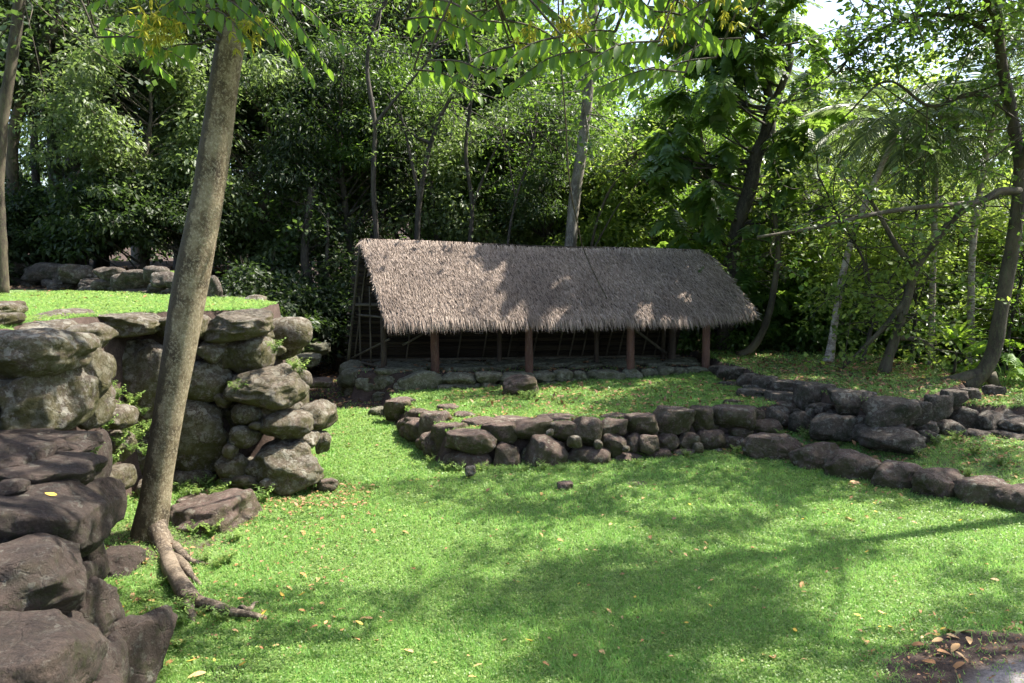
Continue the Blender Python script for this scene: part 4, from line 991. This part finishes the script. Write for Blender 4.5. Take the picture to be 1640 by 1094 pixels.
for i, (pl_, D, r, bk, br) in enumerate([
    ([(612, 560), (606, 420), (598, 300), (600, 200), (588, 110), (600, 40), (640, -40)], 18.6, .10, 'bark_dark', [[(600, 200), (640, 150), (690, 90), (720, 20)]]),
    ([(665, 560), (668, 400), (672, 320), (690, 230), (720, 160), (770, 100)], 18.8, .11, 'bark_dark', [[(672, 320), (655, 240), (640, 170)], [(690, 230), (655, 210), (620, 150)]]),
    ([(760, 560), (752, 420), (756, 330), (746, 240), (756, 130), (740, 40)], 19.2, .09, 'bark_dark', [[(756, 330), (780, 270), (810, 200)]]),
    ([(820, 560), (812, 420), (826, 320), (850, 250), (860, 180)], 18.9, .05, 'bark_dark', [[(826, 320), (815, 260), (800, 200)]]),
    ([(945, 560), (945, 420), (965, 330), (1000, 270), (1040, 220)], 18.9, .06, 'bark_brown', [[(950, 400), (990, 330), (1025, 290)]]),
    ([(735, 560), (728, 450), (700, 380), (690, 290)], 20, .14, 'bark_dark', []),
    ([(1320, 600), (1318, 480), (1330, 380), (1322, 280)], 17.8, .045, 'bark_pale', [[(1330, 380), (1360, 330), (1380, 260)]]),
    ([(1530, 600), (1520, 500), (1535, 400), (1528, 300)], 18, .05, 'bark_brown', [[(1520, 500), (1500, 430), (1480, 380)]])]):
    lb = ['brown stem rising behind the left end of the ridge and forking near the photo top', 'dark stem with crossing boughs above the left third of the roof', 'straight dark stem above the left middle of the roof', 'thin dark stem just left of the pale grey trunk',
          'thin brown stem leaning right, right of the pale grey trunk', 'short thick dark trunk in deep shade above the left half of the ridge', 'thin pale stem between the shelter and the first leaning palm', 'thin brown stem between the two pale palm trunks at right'][i]
    thin_tree('forest_tree' if i < 6 else 'thicket_tree', lb, pl_, D, r * .72, r * .36, bk, ['leaf_mid', 'leaf_grey', 'leaf_dark', 'leaf_mid', 'leaf_light', 'leaf_dark', 'leaf_light', 'leaf_light'][i], 22, .13, 120 + i, .8, start=.7, branches=br, cr=.45, T=T_simple(.4))
# vine hanging in front of the roof
q = smooth_path([at(893, -60, 12), at(896, 60, 12.4), at(905, 180, 13), at(912, 290, 13.6), at(925, 360, 14.4), at(935, 400, 15.2), at(955, 445, 14.95), at(972, 478, 14.75)], 60)
v, f = tube(q, np.full(60, .012), 6, .2, 4); c = q[0].copy(); o = mk('hanging_vine', v, f, M['bark_brown'], None, True, origin=q[-1]); tag(o, 'thin brown vine hanging from the canopy onto the thatched roof', 'vine')

# ---- coconut palms
def T_frond(L_=3.6, pairs=46, seed=0):
    g = np.random.default_rng(seed); A = Acc()
    t = np.linspace(0, 1, 16); x = L_ * t * (1 - .12 * t); z = .9 * t - 2.3 * t ** 2.2
    q = np.stack([x, np.zeros(16), z], 1); A.add(*tube(q, np.linspace(.03, .006, 16), 5, 0, 0, False))
    P = []; AX = []; SZ = []
    for i in range(pairs):
        u = .16 + .84 * i / (pairs - 1); p = np.array([np.interp(u, t, x), 0, np.interp(u, t, z)])
        tg = np.array([np.interp(min(u + .02, 1), t, x), 0, np.interp(min(u + .02, 1), t, z)]) - np.array([np.interp(u - .02, t, x), 0, np.interp(u - .02, t, z)]); tg /= np.linalg.norm(tg)
        for s in (1, -1):
            P.append(p); AX.append(tg * .55 + np.array([0, s * .75, -.35 + g.normal(0, .12)])); SZ.append((.78 * math.sin(math.pi * (.12 + .86 * u)) ** .6 + .1) * g.uniform(.85, 1.1))
    A.add(*inst(T_simple(.055, .01), P, AX, np.tile([0, 0, 1.0], (len(P), 1)), SZ))
    return A.get()
FR = [T_frond(3.4, 44, 1), T_frond(3.0, 40, 2)]
ac = Acc(); g = np.random.default_rng(3)
for i in range(22):
    an = i * 2.4 + g.normal(0, .15); el = .75 - 1.25 * (i / 21) + g.normal(0, .08)
    v, f = FR[i % 2]; c, s = math.cos(-el), math.sin(-el)
    p = np.stack([v[:, 0] * c + v[:, 2] * s, v[:, 1], -v[:, 0] * s + v[:, 2] * c], 1)
    c, s = math.cos(an), math.sin(an); p = np.stack([p[:, 0] * c - p[:, 1] * s, p[:, 0] * s + p[:, 1] * c, p[:, 2]], 1); ac.add(p, f)
oc = ac.mk('crown', M['leaf_palm']); PALM = oc.data; bpy.data.objects.remove(oc)
def palm(pb, ptop, D, r, label, s=1.0, rz=0, bend=0):
    b = at(pb[0], pb[1], D); b.z = hz(b.x, b.y); t = at(ptop[0], ptop[1], D)
    o = empty('coconut_palm', tuple(b), label, 'palm', 'coconut palms in the right background')
    m = (np.array(tuple(b)) + np.array(tuple(t))) / 2 + [bend, 0, 0]
    q = smooth_path([b, m, t], 50); rr = np.linspace(r, r * .7, 50) * (1 + .6 * np.exp(-np.linspace(0, 20, 50))); rr *= 1 + .05 * (np.arange(50) % 2)
    v, f = tube(q, rr, 9, .05, 3); mk('trunk', v - np.array(tuple(b)), f, M['bark_palm'], o, True)
    c = bpy.data.objects.new('crown', PALM); COL.objects.link(c); c.parent = o; c.location = t - b; c.scale = (s,) * 3; c.rotation_euler = (0, 0, rz)
palm((1326, 600), (1438, 205), 15.2, .07, 'pale leaning coconut palm whose trunk starts just right of the shelter', .62, .3, -.25)
palm((1554, 600), (1598, 155), 15.6, .07, 'tall coconut palm with its crown against the sky at upper right', .66, 1.3, -.2)
palm((1490, 600), (1500, 240), 16.2, .07, 'straight pale palm trunk between the curved stem and the ti plant', .6, 2.2)
palm((1290, 590), (1302, 200), 22, .14, 'coconut palm with its fronds showing right of the breadfruit tree', .85, .9)
palm((1425, 590), (1400, 300), 31, .16, 'far coconut palm low in the gap between the palm crowns', .9, 1.9)
palm((1640, 600), (1655, 60), 26, .16, 'coconut palm cut by the right edge of the photo', 1.05, 2.9)
palm((1190, 590), (1205, 120), 33, .16, 'distant palm seen dimly through the breadfruit leaves', 1.0, 4)

# ---- bright ti plants and lobed undergrowth at right
def ti(px, py, D, s, label, rz=0):
    b = at(px, py, D); b.z = hz(b.x, b.y); g = np.random.default_rng(int(px))
    o = empty('ti_plant', tuple(b), label, 'plant', None, rz)
    v, f = tube(smooth_path([(0, 0, 0), (.03, 0, .3 * s), (0, .02, .6 * s)], 8), np.linspace(.03, .02, 8), 7); mk('stem', v, f, M['bark_brown'], o, True)
    n = 30; an = np.arange(n) * 2.4; el = np.linspace(1.3, .1, n)
    ax = np.stack([np.cos(an) * np.cos(el), np.sin(an) * np.cos(el), np.sin(el)], 1)
    v, f = inst(T_ovate(.2, .35), np.tile([0, 0, .6 * s], (n, 1)) + ax * .03, ax, np.tile([0, 0, 1.0], (n, 1)), g.uniform(.5, .65, n) * s)
    mk('leaves', v, f, M['leaf_ti'], o)
ti(1527, 600, 14.6, 1.0, 'bright ti plant with a rosette of strap leaves in front of the curved tree base')
ti(1490, 590, 16.5, .8, 'smaller strap leaved plant half hidden left of the bright ti plant')
def lobeplant(px, py, D, s, n, label):
    b = at(px, py, D); b.z = hz(b.x, b.y); g = np.random.default_rng(int(px) + 1)
    o = empty('lobed_leaf_plant', tuple(b), label, 'plant')
    an = g.uniform(0, 6.28, n); el = g.uniform(.2, 1.2, n); h = g.uniform(.3, .8, n) * s
    tipp = np.stack([np.cos(an) * .35 * s, np.sin(an) * .35 * s, h], 1)
    A = Acc()
    for t in tipp: A.add(*tube(smooth_path([(0, 0, 0), t * [.4, .4, .8], t], 6), np.full(6, .006), 4, 0, 0, False))
    A.mk('stems', M['weed'], o)
    ax = np.stack([np.cos(an), np.sin(an), -.3 + 0 * an], 1); v, f = inst(T_lobed(6, .85), tipp, ax, np.tile([0, 0, 1.0], (n, 1)) + g.normal(0, .2, (n, 3)), g.uniform(.28, .45, n) * s)
    mk('leaves', v, f, M['leaf_ti'], o)
lobeplant(1612, 650, 13.4, 1.0, 16, 'bright lobed leaf plant right of the curved tree base')
lobeplant(1604, 690, 12.8, .7, 10, 'small bright lobed plant growing low against the right terrace corner')
lobeplant(1465, 608, 15.2, .5, 8, 'small lobed leaf plant at the back edge of the side terrace, left')
lobeplant(1500, 608, 15.0, .6, 8, 'lobed leaf plant at the back edge of the side terrace beside the ti plant')
lobeplant(1245, 592, 18.0, .7, 10, 'lobed leaf plant in the shade just behind the stem pair')

# ------------------------------------------------------------------ forest behind the clearing
def X(px, D): return (px - 820) / 1256.0 * D
G1 = 'forest trees directly behind the clearing'
front = [  # key, px, D, scale, z-scale, crown material, label
    ('tall', -60, 21, 1.0, 1.0, 'tall dark tree at the far left behind the low wall'),
    ('mid', 95, 20.5, 1.0, 1.1, 'dark bushy tree behind the left part of the low wall'),
    ('tall2', 130, 24, 1.1, 1.1, 'tall dense tree left of the leaning trunk, further back'),
    ('mid2', 238, 18.8, .85, .88, 'sunlit light green tree right behind the leaning foreground trunk'),
    ('mid', 330, 22, 1.2, 1.1, 'dark green tree peeping out behind the leaning trunk'),
    ('tall', 300, 26, 1.1, 1.1, 'very tall tree whose crown fills the sky above the leaning trunk'),
    ('mid2', 420, 20.5, 1.05, 1.2, 'greyish green fine leaved tree between the leaning trunk and the shelter'),
    ('narrow', 470, 23, 1.1, 1.1, 'narrow tree over the dark gap left of the shelter'),
    ('mid', 560, 20.5, 1.0, 1.15, 'bushy tree rising behind the left gable of the shelter'),
    ('tall2', 520, 25, 1.1, 1.05, 'tall tree with a forked stem behind the left gable'),
    ('mid', 660, 21.5, .95, 1.1, 'glossy leaved tree behind the left third of the roof'),
    ('tall', 690, 25, 1.0, 1.0, 'tall dark tree behind the left half of the roof ridge'),
    ('mid2', 770, 21.5, 1.0, 1.0, 'twiggy tree behind the middle of the roof ridge'),
    ('narrow', 835, 24, 1.15, 1.1, 'narrow tree just left of the pale grey trunk'),
    ('mid', 870, 21, .9, 1.0, 'small dark tree beside the pale grey trunk'),
    ('mid2', 985, 21.5, .95, .9, 'light yellow green tree right of the pale grey trunk'),
    ('tall2', 960, 27, .95, .8, 'taller tree behind the yellow green one, above the roof'),
    ('mid', 1060, 22.5, 1.0, .95, 'leafy tree behind the right end of the roof ridge'),
    ('narrow', 1110, 20.5, .9, .8, 'narrow tree half covered by the breadfruit leaves'),
    ('mid2', 1180, 23, .9, .8, 'light green tree behind the breadfruit trunk'),
    ('sparse', 1285, 19, .8, .62, 'sparse round leaved tree right of the breadfruit tree'),
    ('mid2', 1350, 21.5, .8, .62, 'light green tree between the palm trunks'),
    ('sparse', 1400, 18.6, .75, .55, 'open round leaved tree over the brown curved stem'),
    ('mid', 1470, 23, .8, .6, 'bushy tree under the palm crowns'),
    ('sparse', 1520, 18.8, .75, .5, 'sparse tree left of the curved tree trunk'),
    ('mid2', 1590, 20.5, .8, .5, 'light green tree behind the curved tree trunk'),
    ('sparse', 1660, 17, .8, .6, 'sparse leafy tree at the right edge beyond the low wall'),
    ('sparse', 1320, 25, 1.2, 1.1, 'tall open crowned tree against the sky right of the breadfruit tree'),
    ('sparse', 1500, 27, 1.2, 1.05, 'tall open crowned tree against the sky behind the palm crowns'),
    ('mid', 1740, 21, 1.0, .9, 'bushy tree beyond the right edge of the photo'),
]
for key, px, D, s, sz, lb in front:
    cm = M['leaf_shade'] if px in (-60, 95, 130, 300, 330, 470, 560) else (M['leaf_grey'] if px in (238, 420, 520, 770) else (M['leaf_dark'] if px == 870 else None))  # trees on the left get the leaf colour with shade painted in
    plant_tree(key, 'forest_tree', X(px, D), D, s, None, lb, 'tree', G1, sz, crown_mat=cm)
g = random.Random(77)
sh = [(-20, 18.9, 'shrub'), (60, 19.6, 'shrub'), (130, 19.2, 'shrub2'), (215, 18.6, 'shrub'), (300, 18.2, 'shrub'), (372, 17.8, 'shrub'), (410, 16.6, 'shrub2'), (450, 18.2, 'shrub'), (505, 19.6, 'shrub'), (560, 19.2, 'shrub'),
      (1150, 18.4, 'shrub'), (1195, 19.2, 'shrub'), (1225, 18.8, 'shrub2'), (1290, 18.3, 'shrub'), (1330, 19.5, 'shrub2'), (1370, 17.9, 'shrub'), (1405, 19.4, 'shrub2'), (1440, 17.9, 'shrub'), (1475, 18.6, 'shrub2'),
      (1545, 17.8, 'shrub'), (1580, 18.8, 'shrub2'), (1610, 16.8, 'shrub'), (1650, 15.8, 'shrub2'), (1640, 18.5, 'shrub'), (1700, 16.5, 'shrub'), (1760, 15.5, 'shrub2')]
where = {}
for i, (px, D, k) in enumerate(sh):
    side = 'left of the shelter' if px < 600 else 'right of the shelter'
    lb = ('dark leafy shrub ' if k == 'shrub' else 'lighter broad leaved shrub ') + side
    lb += ', ' + {-20: 'at the far left end', 60: 'behind the start of the low wall', 130: 'behind the low wall', 215: 'behind the low wall near the leaning trunk', 300: 'hidden by the leaning trunk', 372: 'at the end of the low wall', 410: 'next to the tall wall corner',
                 450: 'below the slim dark trunk', 505: 'beyond the dirt path', 560: 'touching the left gable', 1150: 'touching the roof end', 1195: 'behind the last thick post', 1225: 'between the curving stems', 1290: 'left of the first palm trunk', 1330: 'at the foot of the first palm',
                 1370: 'right of the first palm', 1405: 'behind the brown curved stem', 1440: 'right of the brown curved stem', 1475: 'left of the ti plants', 1545: 'behind the ti plants', 1580: 'behind the curved tree base', 1610: 'right of the curved tree base', 1650: 'by the low wall at the edge',
                 1640: 'further back at the edge', 1700: 'just outside the frame', 1760: 'well outside the frame'}[px]
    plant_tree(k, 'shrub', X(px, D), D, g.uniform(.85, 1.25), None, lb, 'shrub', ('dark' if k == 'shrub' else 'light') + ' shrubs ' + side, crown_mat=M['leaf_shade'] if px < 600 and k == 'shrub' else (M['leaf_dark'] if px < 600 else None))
REAR = ['beyond the left frame edge, outermost', 'just beyond the left frame edge', 'at the left frame edge trunk', 'above the start of the low back wall', 'above the middle of the low back wall', 'left of the leaning trunk top', 'behind the leaning trunk top',
        'just right of the leaning trunk top', 'above the dark gap left of the shelter', 'above the left gable tip', 'above the left end of the ridge', 'above the left quarter of the ridge', 'above the forked dark stem', 'above the middle of the ridge',
        'left of the pale grey trunk', 'right of the pale grey trunk', 'left of the breadfruit crown', 'above the right end of the ridge', 'behind the breadfruit trunk', 'right of the breadfruit crown', 'behind the first leaning palm', 'behind the largest palm crown',
        'between the palm crowns', 'left of the curved tree trunk', 'at the right frame edge', 'beyond the right frame edge']
for i in range(26):                                            # second rank
    px = -150 + i * 74 + g.uniform(-25, 25); D = g.uniform(28, 36); right = px > 1150
    k = g.choice(['tall', 'tall2', 'mid', 'narrow'])
    plant_tree(k, 'forest_tree', X(px, D), D, g.uniform(1.1, 1.35) * (.8 if right else 1), None, 'rear forest tree, upper leaves showing ' + REAR[i], 'tree',
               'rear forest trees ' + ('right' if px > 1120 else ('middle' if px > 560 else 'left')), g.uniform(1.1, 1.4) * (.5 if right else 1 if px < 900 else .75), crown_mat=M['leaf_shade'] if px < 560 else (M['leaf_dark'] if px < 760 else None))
# far-off wood closing the view: one mass of leaves
g = np.random.default_rng(90); C = []
for i in range(900):
    a = g.uniform(-.85, .85); D = g.uniform(40, 60); x = D * a * 1.05; top = 13 if a < .15 else (9 if a < .3 else 5.5)
    C.append((x, D, hz(x, D) + g.uniform(0, 1) ** .8 * top))
v, f = cluster_leaves(np.array(C), g.uniform(1.2, 2.4, len(C)), 90, TS, .42, g)
o = mk('far_wood', v, f, M['leaf_dark']); tag(o, 'mass of distant forest foliage closing the view', kind='stuff')
# off-frame trees whose canopies shade the clearing
CAN = [(6.9, 8.5, .5, 'canopy', 1.0), (9.8, 13.8, 1.0, 'canopy', 1.0), (7.9, 6.5, .62, 'canopy', .98), (-8.5, 4.0, .8, 'canopy', .9)]
for i, (x, y, s, k, sz) in enumerate(CAN):
    plant_tree(k, 'canopy_tree', x, y, s, 1.3 * i, ['spreading tree standing just outside the right edge, shading the lawn', 'spreading tree outside the right edge, shading the side terrace', 'spreading tree outside the lower right of the photo', 'spreading tree outside the left edge'][i], 'tree', None, sz)

# ------------------------------------------------------------------ turf, weeds and fallen leaves
def grass():
    g = np.random.default_rng(5)
    n = 1500000
    x = g.uniform(-9, 9.5, n); u = g.random(n); y = 3.6 * (17.2 / 3.6) ** u              # density falls off as 1/distance
    keep = (np.abs(x) < .78 * y + .8)
    x, y = x[keep], y[keep]
    S = soil_mask(x, y); cl = n2(x, y, 2.3, 21) * .5 + n2(x, y, 7, 22) * .3
    keep = g.random(len(x)) > np.clip(S * 1.15 + np.where(S > .2, cl, cl * .55), 0, .97)
    keep &= g.random(len(x)) < np.clip(.62 * 7 / y * (1 + 0 * x) + .15, 0, 1)
    x, y, cl = x[keep], y[keep], cl[keep]
    e = .05; z = H(x, y); sx = (H(x + e, y) - z) / e; sy = (H(x, y + e) - z) / e
    k = np.hypot(sx, sy) < .7; x, y, z, cl = x[k], y[k], z[k], cl[k]
    n = len(x); sc_ = np.clip(y / 8, .8, 2.0)
    h = g.uniform(.015, .048, n) * (1 + .9 * cl) * np.where(g.random(n) < .04, 1.6, 1)
    w_ = g.uniform(.003, .006, n) * sc_; an = g.uniform(0, 6.28, n); ln = g.normal(0, .55, (n, 2)) * h[:, None]
    b = np.stack([x, y, z - .004], 1); s = np.stack([np.cos(an) * w_, np.sin(an) * w_, 0 * w_], 1)
    tip = b + np.stack([ln[:, 0], ln[:, 1], h], 1)
    v = np.stack([b - s, b + s, tip], 1).reshape(-1, 3); f = np.arange(3 * n).reshape(-1, 3)
    print('grass blades', n)
    o = mk('grass', v, f, M['grass']); tag(o, 'short bright green lawn grass on the clearing and terraces', kind='stuff')
    # small round leaves of the creeping ground cover among the grass
    m = 330000; i = g.integers(0, n, m); px, py, pz = x[i], y[i], z[i]
    p = np.stack([px, py, pz + g.uniform(.008, .035, m)], 1); ax = rdir(m, g); ax[:, 2] *= .4
    v, f = inst(T_simple(.8, .08), p, ax, rdir(m, g) * .45 + [0, 0, 1.0], g.uniform(.014, .028, m) * np.clip(py / 8, .8, 1.8))
    o = mk('ground_cover', v, f, M['weed']); tag(o, 'tiny leaved creeping ground cover among the grass', kind='stuff')
grass()
# weeds: one leafy plant, copied along the wall feet
def weed_proto():
    g = np.random.default_rng(6)
    r = empty('weed', (0, 0, 0)); A = Acc(); P = []; AX = []
    for i in range(16):
        an = g.uniform(0, 6.28); l = g.uniform(.08, .22); e = np.array([math.cos(an) * l * .7, math.sin(an) * l * .7, l])
        q = smooth_path([(0, 0, 0), e * [.4, .4, .7], e], 6); A.add(*tube(q, np.full(6, .0018), 3, 0, 0, False))
        for t in range(1, 6):
            for s in range(2): P.append(q[t]); AX.append([math.cos(an + 1.5 * (s * 2 - 1)) + g.normal(0, .3), math.sin(an + 1.5 * (s * 2 - 1)) + g.normal(0, .3), g.normal(.1, .3)])
    A.mk('stems', M['weed'], r); P = np.array(P)
    v, f = inst(T_ovate(.45, .2), P, AX, np.tile([0, 0, 1.0], (len(P), 1)), g.uniform(.028, .055, len(P))); mk('leaves', v, f, M['weed'], r)
    return r
wp = weed_proto(); wi = 0
WS = [('growing in the recess between the left boulders and the leaning trunk', 'weeds in the recess left of the leaning trunk', [(188, 640, 8.2), (200, 660, 8.1), (178, 625, 8.2), (215, 650, 8.3), (230, 665, 8.4), (205, 700, 7.9), (222, 705, 7.8), (190, 715, 7.6), (170, 690, 7.4), (160, 665, 7.6), (235, 690, 8.2), (212, 725, 7.7), (180, 745, 7.2), (232, 730, 7.8)]),
      ('at the foot of the tall left wall', 'weeds at the foot of the tall left wall', [(300, 792, 8.6), (330, 790, 8.6), (365, 785, 8.6), (400, 783, 8.6), (440, 790, 8.7), (475, 795, 8.7), (290, 770, 8.5), (350, 800, 8.3), (420, 800, 8.3), (310, 735, 8.3), (296, 715, 8.3)]),
      ('sprouting between the mossy boulders of the tall left wall', 'weeds between the boulders of the left wall', [(380, 632, 8.75), (408, 630, 8.75), (440, 566, 8.95), (470, 592, 9.0), (480, 600, 9.1), (155, 600, 7.3), (150, 730, 6.3)]),
      ('along the front foot of the middle platform wall', 'weeds along the platform wall', [(700, 735, 9.95), (715, 745, 9.95), (735, 760, 9.9), (770, 762, 9.9), (800, 760, 9.9), (835, 745, 9.9), (842, 730, 9.95), (900, 758, 9.9), (690, 720, 10.4), (940, 752, 10.0), (1020, 748, 10.2), (870, 712, 9.95), (780, 740, 9.95), (1110, 738, 10.5), (1180, 725, 10.8)]),
      ('near the exposed roots of the leaning tree', 'weeds round the tree roots', [(330, 930, 6.7), (350, 920, 6.6), (365, 905, 6.7), (300, 1000, 5.8), (325, 1010, 5.7), (285, 1020, 5.5), (260, 960, 6.2), (355, 1000, 5.6), (250, 1000, 5.7), (340, 875, 7.3), (380, 885, 7.2), (310, 860, 7.3), (180, 930, 5.9), (195, 870, 6.6), (235, 985, 5.9), (290, 1060, 5.2)]),
      ('around the lone boulder on the grass platform', 'weeds around the lone boulder', [(812, 638, 13.1), (838, 636, 13.1), (855, 630, 13.2), (820, 642, 13.0), (845, 645, 12.9)]),
      ('scattered on the grass platform', 'weeds on the grass platform', [(700, 640, 12.9), (740, 645, 12.7), (760, 655, 12.2), (690, 630, 13.3), (1110, 655, 11.6), (660, 632, 13.6), (900, 650, 12.4), (730, 625, 14), (1100, 690, 10.6)]),
      ('on the low terrace behind the edging boulders', 'weeds on the low right terrace', [(1290, 700, 10.9), (1340, 715, 10.5), (1420, 735, 9.9), (1500, 722, 10.2), (1530, 712, 10.5), (1470, 740, 9.8), (1560, 740, 9.7), (1600, 760, 9.3), (1550, 770, 9.1), (1250, 690, 11.2)])]
for txt, grp, ps in WS:
    for px, py, D in ps:
        p = at(px, py, D)
        zt = hz(p.x, p.y); z = zt if abs(p.z - zt) > .25 and 'between' not in grp and 'recess' not in grp else (max(p.z, zt) if 'between' in grp or 'recess' in grp else zt)
        c = copy_tree(wp) if wi else wp; wi += 1
        c.location = (p.x, p.y, z - .01); c.rotation_euler = (0, 0, rnd.uniform(0, 6)); s = rnd.uniform(.45, 1.0) * (.75 if 'platform' in grp else 1); c.scale = (s, s, s)
        tag(c, 'small leafy green weed ' + txt, 'weed', grp)
# fallen leaves
def leafmesh(T, s, mat, name):
    v, f = T; o = mk(name, v * s, f, mat); me = o.data; bpy.data.objects.remove(o); return me
LM = [leafmesh(T_ovate(.45, .15), .11, M['dead'], 'fallen_leaf'), leafmesh(T_ovate(.5, -.2), .09, M['dead_yellow'], 'fallen_leaf'), leafmesh(T_ovate(.55, .5), .12, M['dead_brown'], 'fallen_leaf'), leafmesh(T_lobed(4, .8), .26, M['dead'], 'fallen_leaf')]
NM = ['tan dry leaf', 'yellow leaf', 'curled brown leaf', 'large lobed dry leaf']
def fallen(x, y, k, label, group, z=None, s=1.0):
    o = bpy.data.objects.new('fallen_leaf', LM[k]); COL.objects.link(o)
    o.location = (x, y, (hz(x, y) + .03) if z is None else z); o.rotation_euler = (rnd.uniform(-.35, .35), rnd.uniform(-.3, .3), rnd.uniform(0, 6.28)); o.scale = (s, s, s)
    tag(o, label, 'leaf', group)
g = random.Random(12); cnt = 0
while cnt < 170:
    if g.random() < .4: px, py = g.uniform(260, 1640), g.uniform(770, 1090)
    else:
        cx_, cy_ = [(560, 1000), (620, 850), (980, 840), (1130, 900), (1350, 830), (1250, 930), (470, 930), (760, 1070), (1500, 990), (1050, 1010), (900, 780), (420, 800)][int(g.random() ** 1.4 * 12)]; px, py = g.gauss(cx_, 60), g.gauss(cy_, 22)
        if py < 772 or py > 1092: continue
    p = on(px, py, 0)
    if soil_mask(np.array([p.x]), np.array([p.y]))[0] > .6 or sdf(P_LOW, np.array([p.x]), np.array([p.y]))[0] > -.2: continue
    k = g.choices([0, 1, 2], [5, 3, 3])[0]; fallen(p.x, p.y, k, NM[k] + ' lying on the mown lawn', NM[k].replace('leaf', 'leaves') + ' on the lawn', None, g.uniform(.3, .75)); cnt += 1
for px, py, z in [(1480, 1040, 0), (1500, 1050, 0), (1520, 1018, 0), (1535, 1040, 0), (1510, 1032, 0), (1492, 1022, 0), (1550, 1030, 0), (1498, 1070, 0), (1545, 1070, 0), (1530, 1052, 0), (1515, 1025, 0), (1560, 1022, 0)]:
    p = on(px, py, 0); k = g.choice([0, 2, 0]); fallen(p.x, p.y, k, NM[k] + ' on the bare patch at the lower right', NM[k].replace('leaf', 'leaves') + ' on the bare patch', None, g.uniform(.6, 1.1))
p = on(1616, 1014, 0); fallen(p.x, p.y, 3, 'large pinkish lobed dry leaf at the edge of the bare patch', None, .03, .9)
p = on(1362, 835, 0); fallen(p.x, p.y, 3, 'pale lobed dry leaf on the lawn below the edging boulders', None, .03, .8)
p = on(1366, 773, 0.05); fallen(p.x, p.y, 3, 'pale dry leaf leaning against an edging boulder', None, None, .7)
for i in range(60):
    x, y = g.uniform(-.6, 4), g.uniform(11.3, 14.6)
    k = g.choices([0, 1, 2], [5, 1, 4])[0]; fallen(x, y, k, NM[k] + ' on the grass platform', NM[k].replace('leaf', 'leaves') + ' on the platform', None, g.uniform(.6, 1.3))
for i in range(44):
    x, y = g.uniform(4.6, 8), g.uniform(8.8, 15)
    k = g.choices([0, 1, 2], [5, 1, 4])[0]; fallen(x, y, k, NM[k] + ' on the shaded right terraces', NM[k].replace('leaf', 'leaves') + ' on the right terraces', None, g.uniform(.6, 1.3))
for i in range(26):
    p = on(g.uniform(180, 330), g.uniform(890, 1080), .1); k = g.choices([0, 1, 2], [4, 2, 4])[0]
    fallen(p.x, p.y, k, NM[k] + ' near the roots of the leaning tree', NM[k].replace('leaf', 'leaves') + ' near the roots', None, g.uniform(.6, 1.1))
dg = bpy.context.evaluated_depsgraph_get()
hit = sc.ray_cast(dg, at(90, 801, 4.7) + Vector((0, 0, 1)), Vector((0, 0, -1)))
fallen(at(92, 801, 4.75).x, 4.75, 1, 'bright yellow leaf lying on a big dark boulder of the steps', None, (hit[1].z if hit[0] else 1.2) + .012, .8)
# leaf litter under the forest: crumbs nobody could count
g = np.random.default_rng(44); n = 34000
x = g.uniform(-16, 14, n); y = g.uniform(5, 27, n); k = g.random(n) < np.clip(soil_mask(x, y), .10, 1); x, y = x[k], y[k]
def patch_(n, x0, x1, y0, y1): return g.uniform(x0, x1, n), g.uniform(y0, y1, n)
for q in ((600, -3.6, -1.4, 5.0, 8.4), (1500, -1.2, 4.2, 10.6, 14.6), (2600, 4, 8.5, 8.8, 15.5), (500, 2.3, 4.6, 4.4, 5.6), (700, -3.5, -1.6, 8.2, 9.2)):
    a_, b_ = patch_(*q); k = sdf(P_NEAR, a_, b_) < 0; x = np.concatenate([x, a_[k]]); y = np.concatenate([y, b_[k]])
n = len(x)
ax = rdir(n, g); ax[:, 2] *= .3
v, f = inst(T_diamond(.5), np.stack([x, y, H(x, y) + .02], 1), ax, rdir(n, g) * .4 + [0, 0, 1.0], g.uniform(.05, .13, n) * np.clip(y / 14, .35, 1))
o = mk('leaf_litter', v, f, M['dead_brown']); tag(o, 'brown leaf litter on the forest floor and path', kind='stuff')
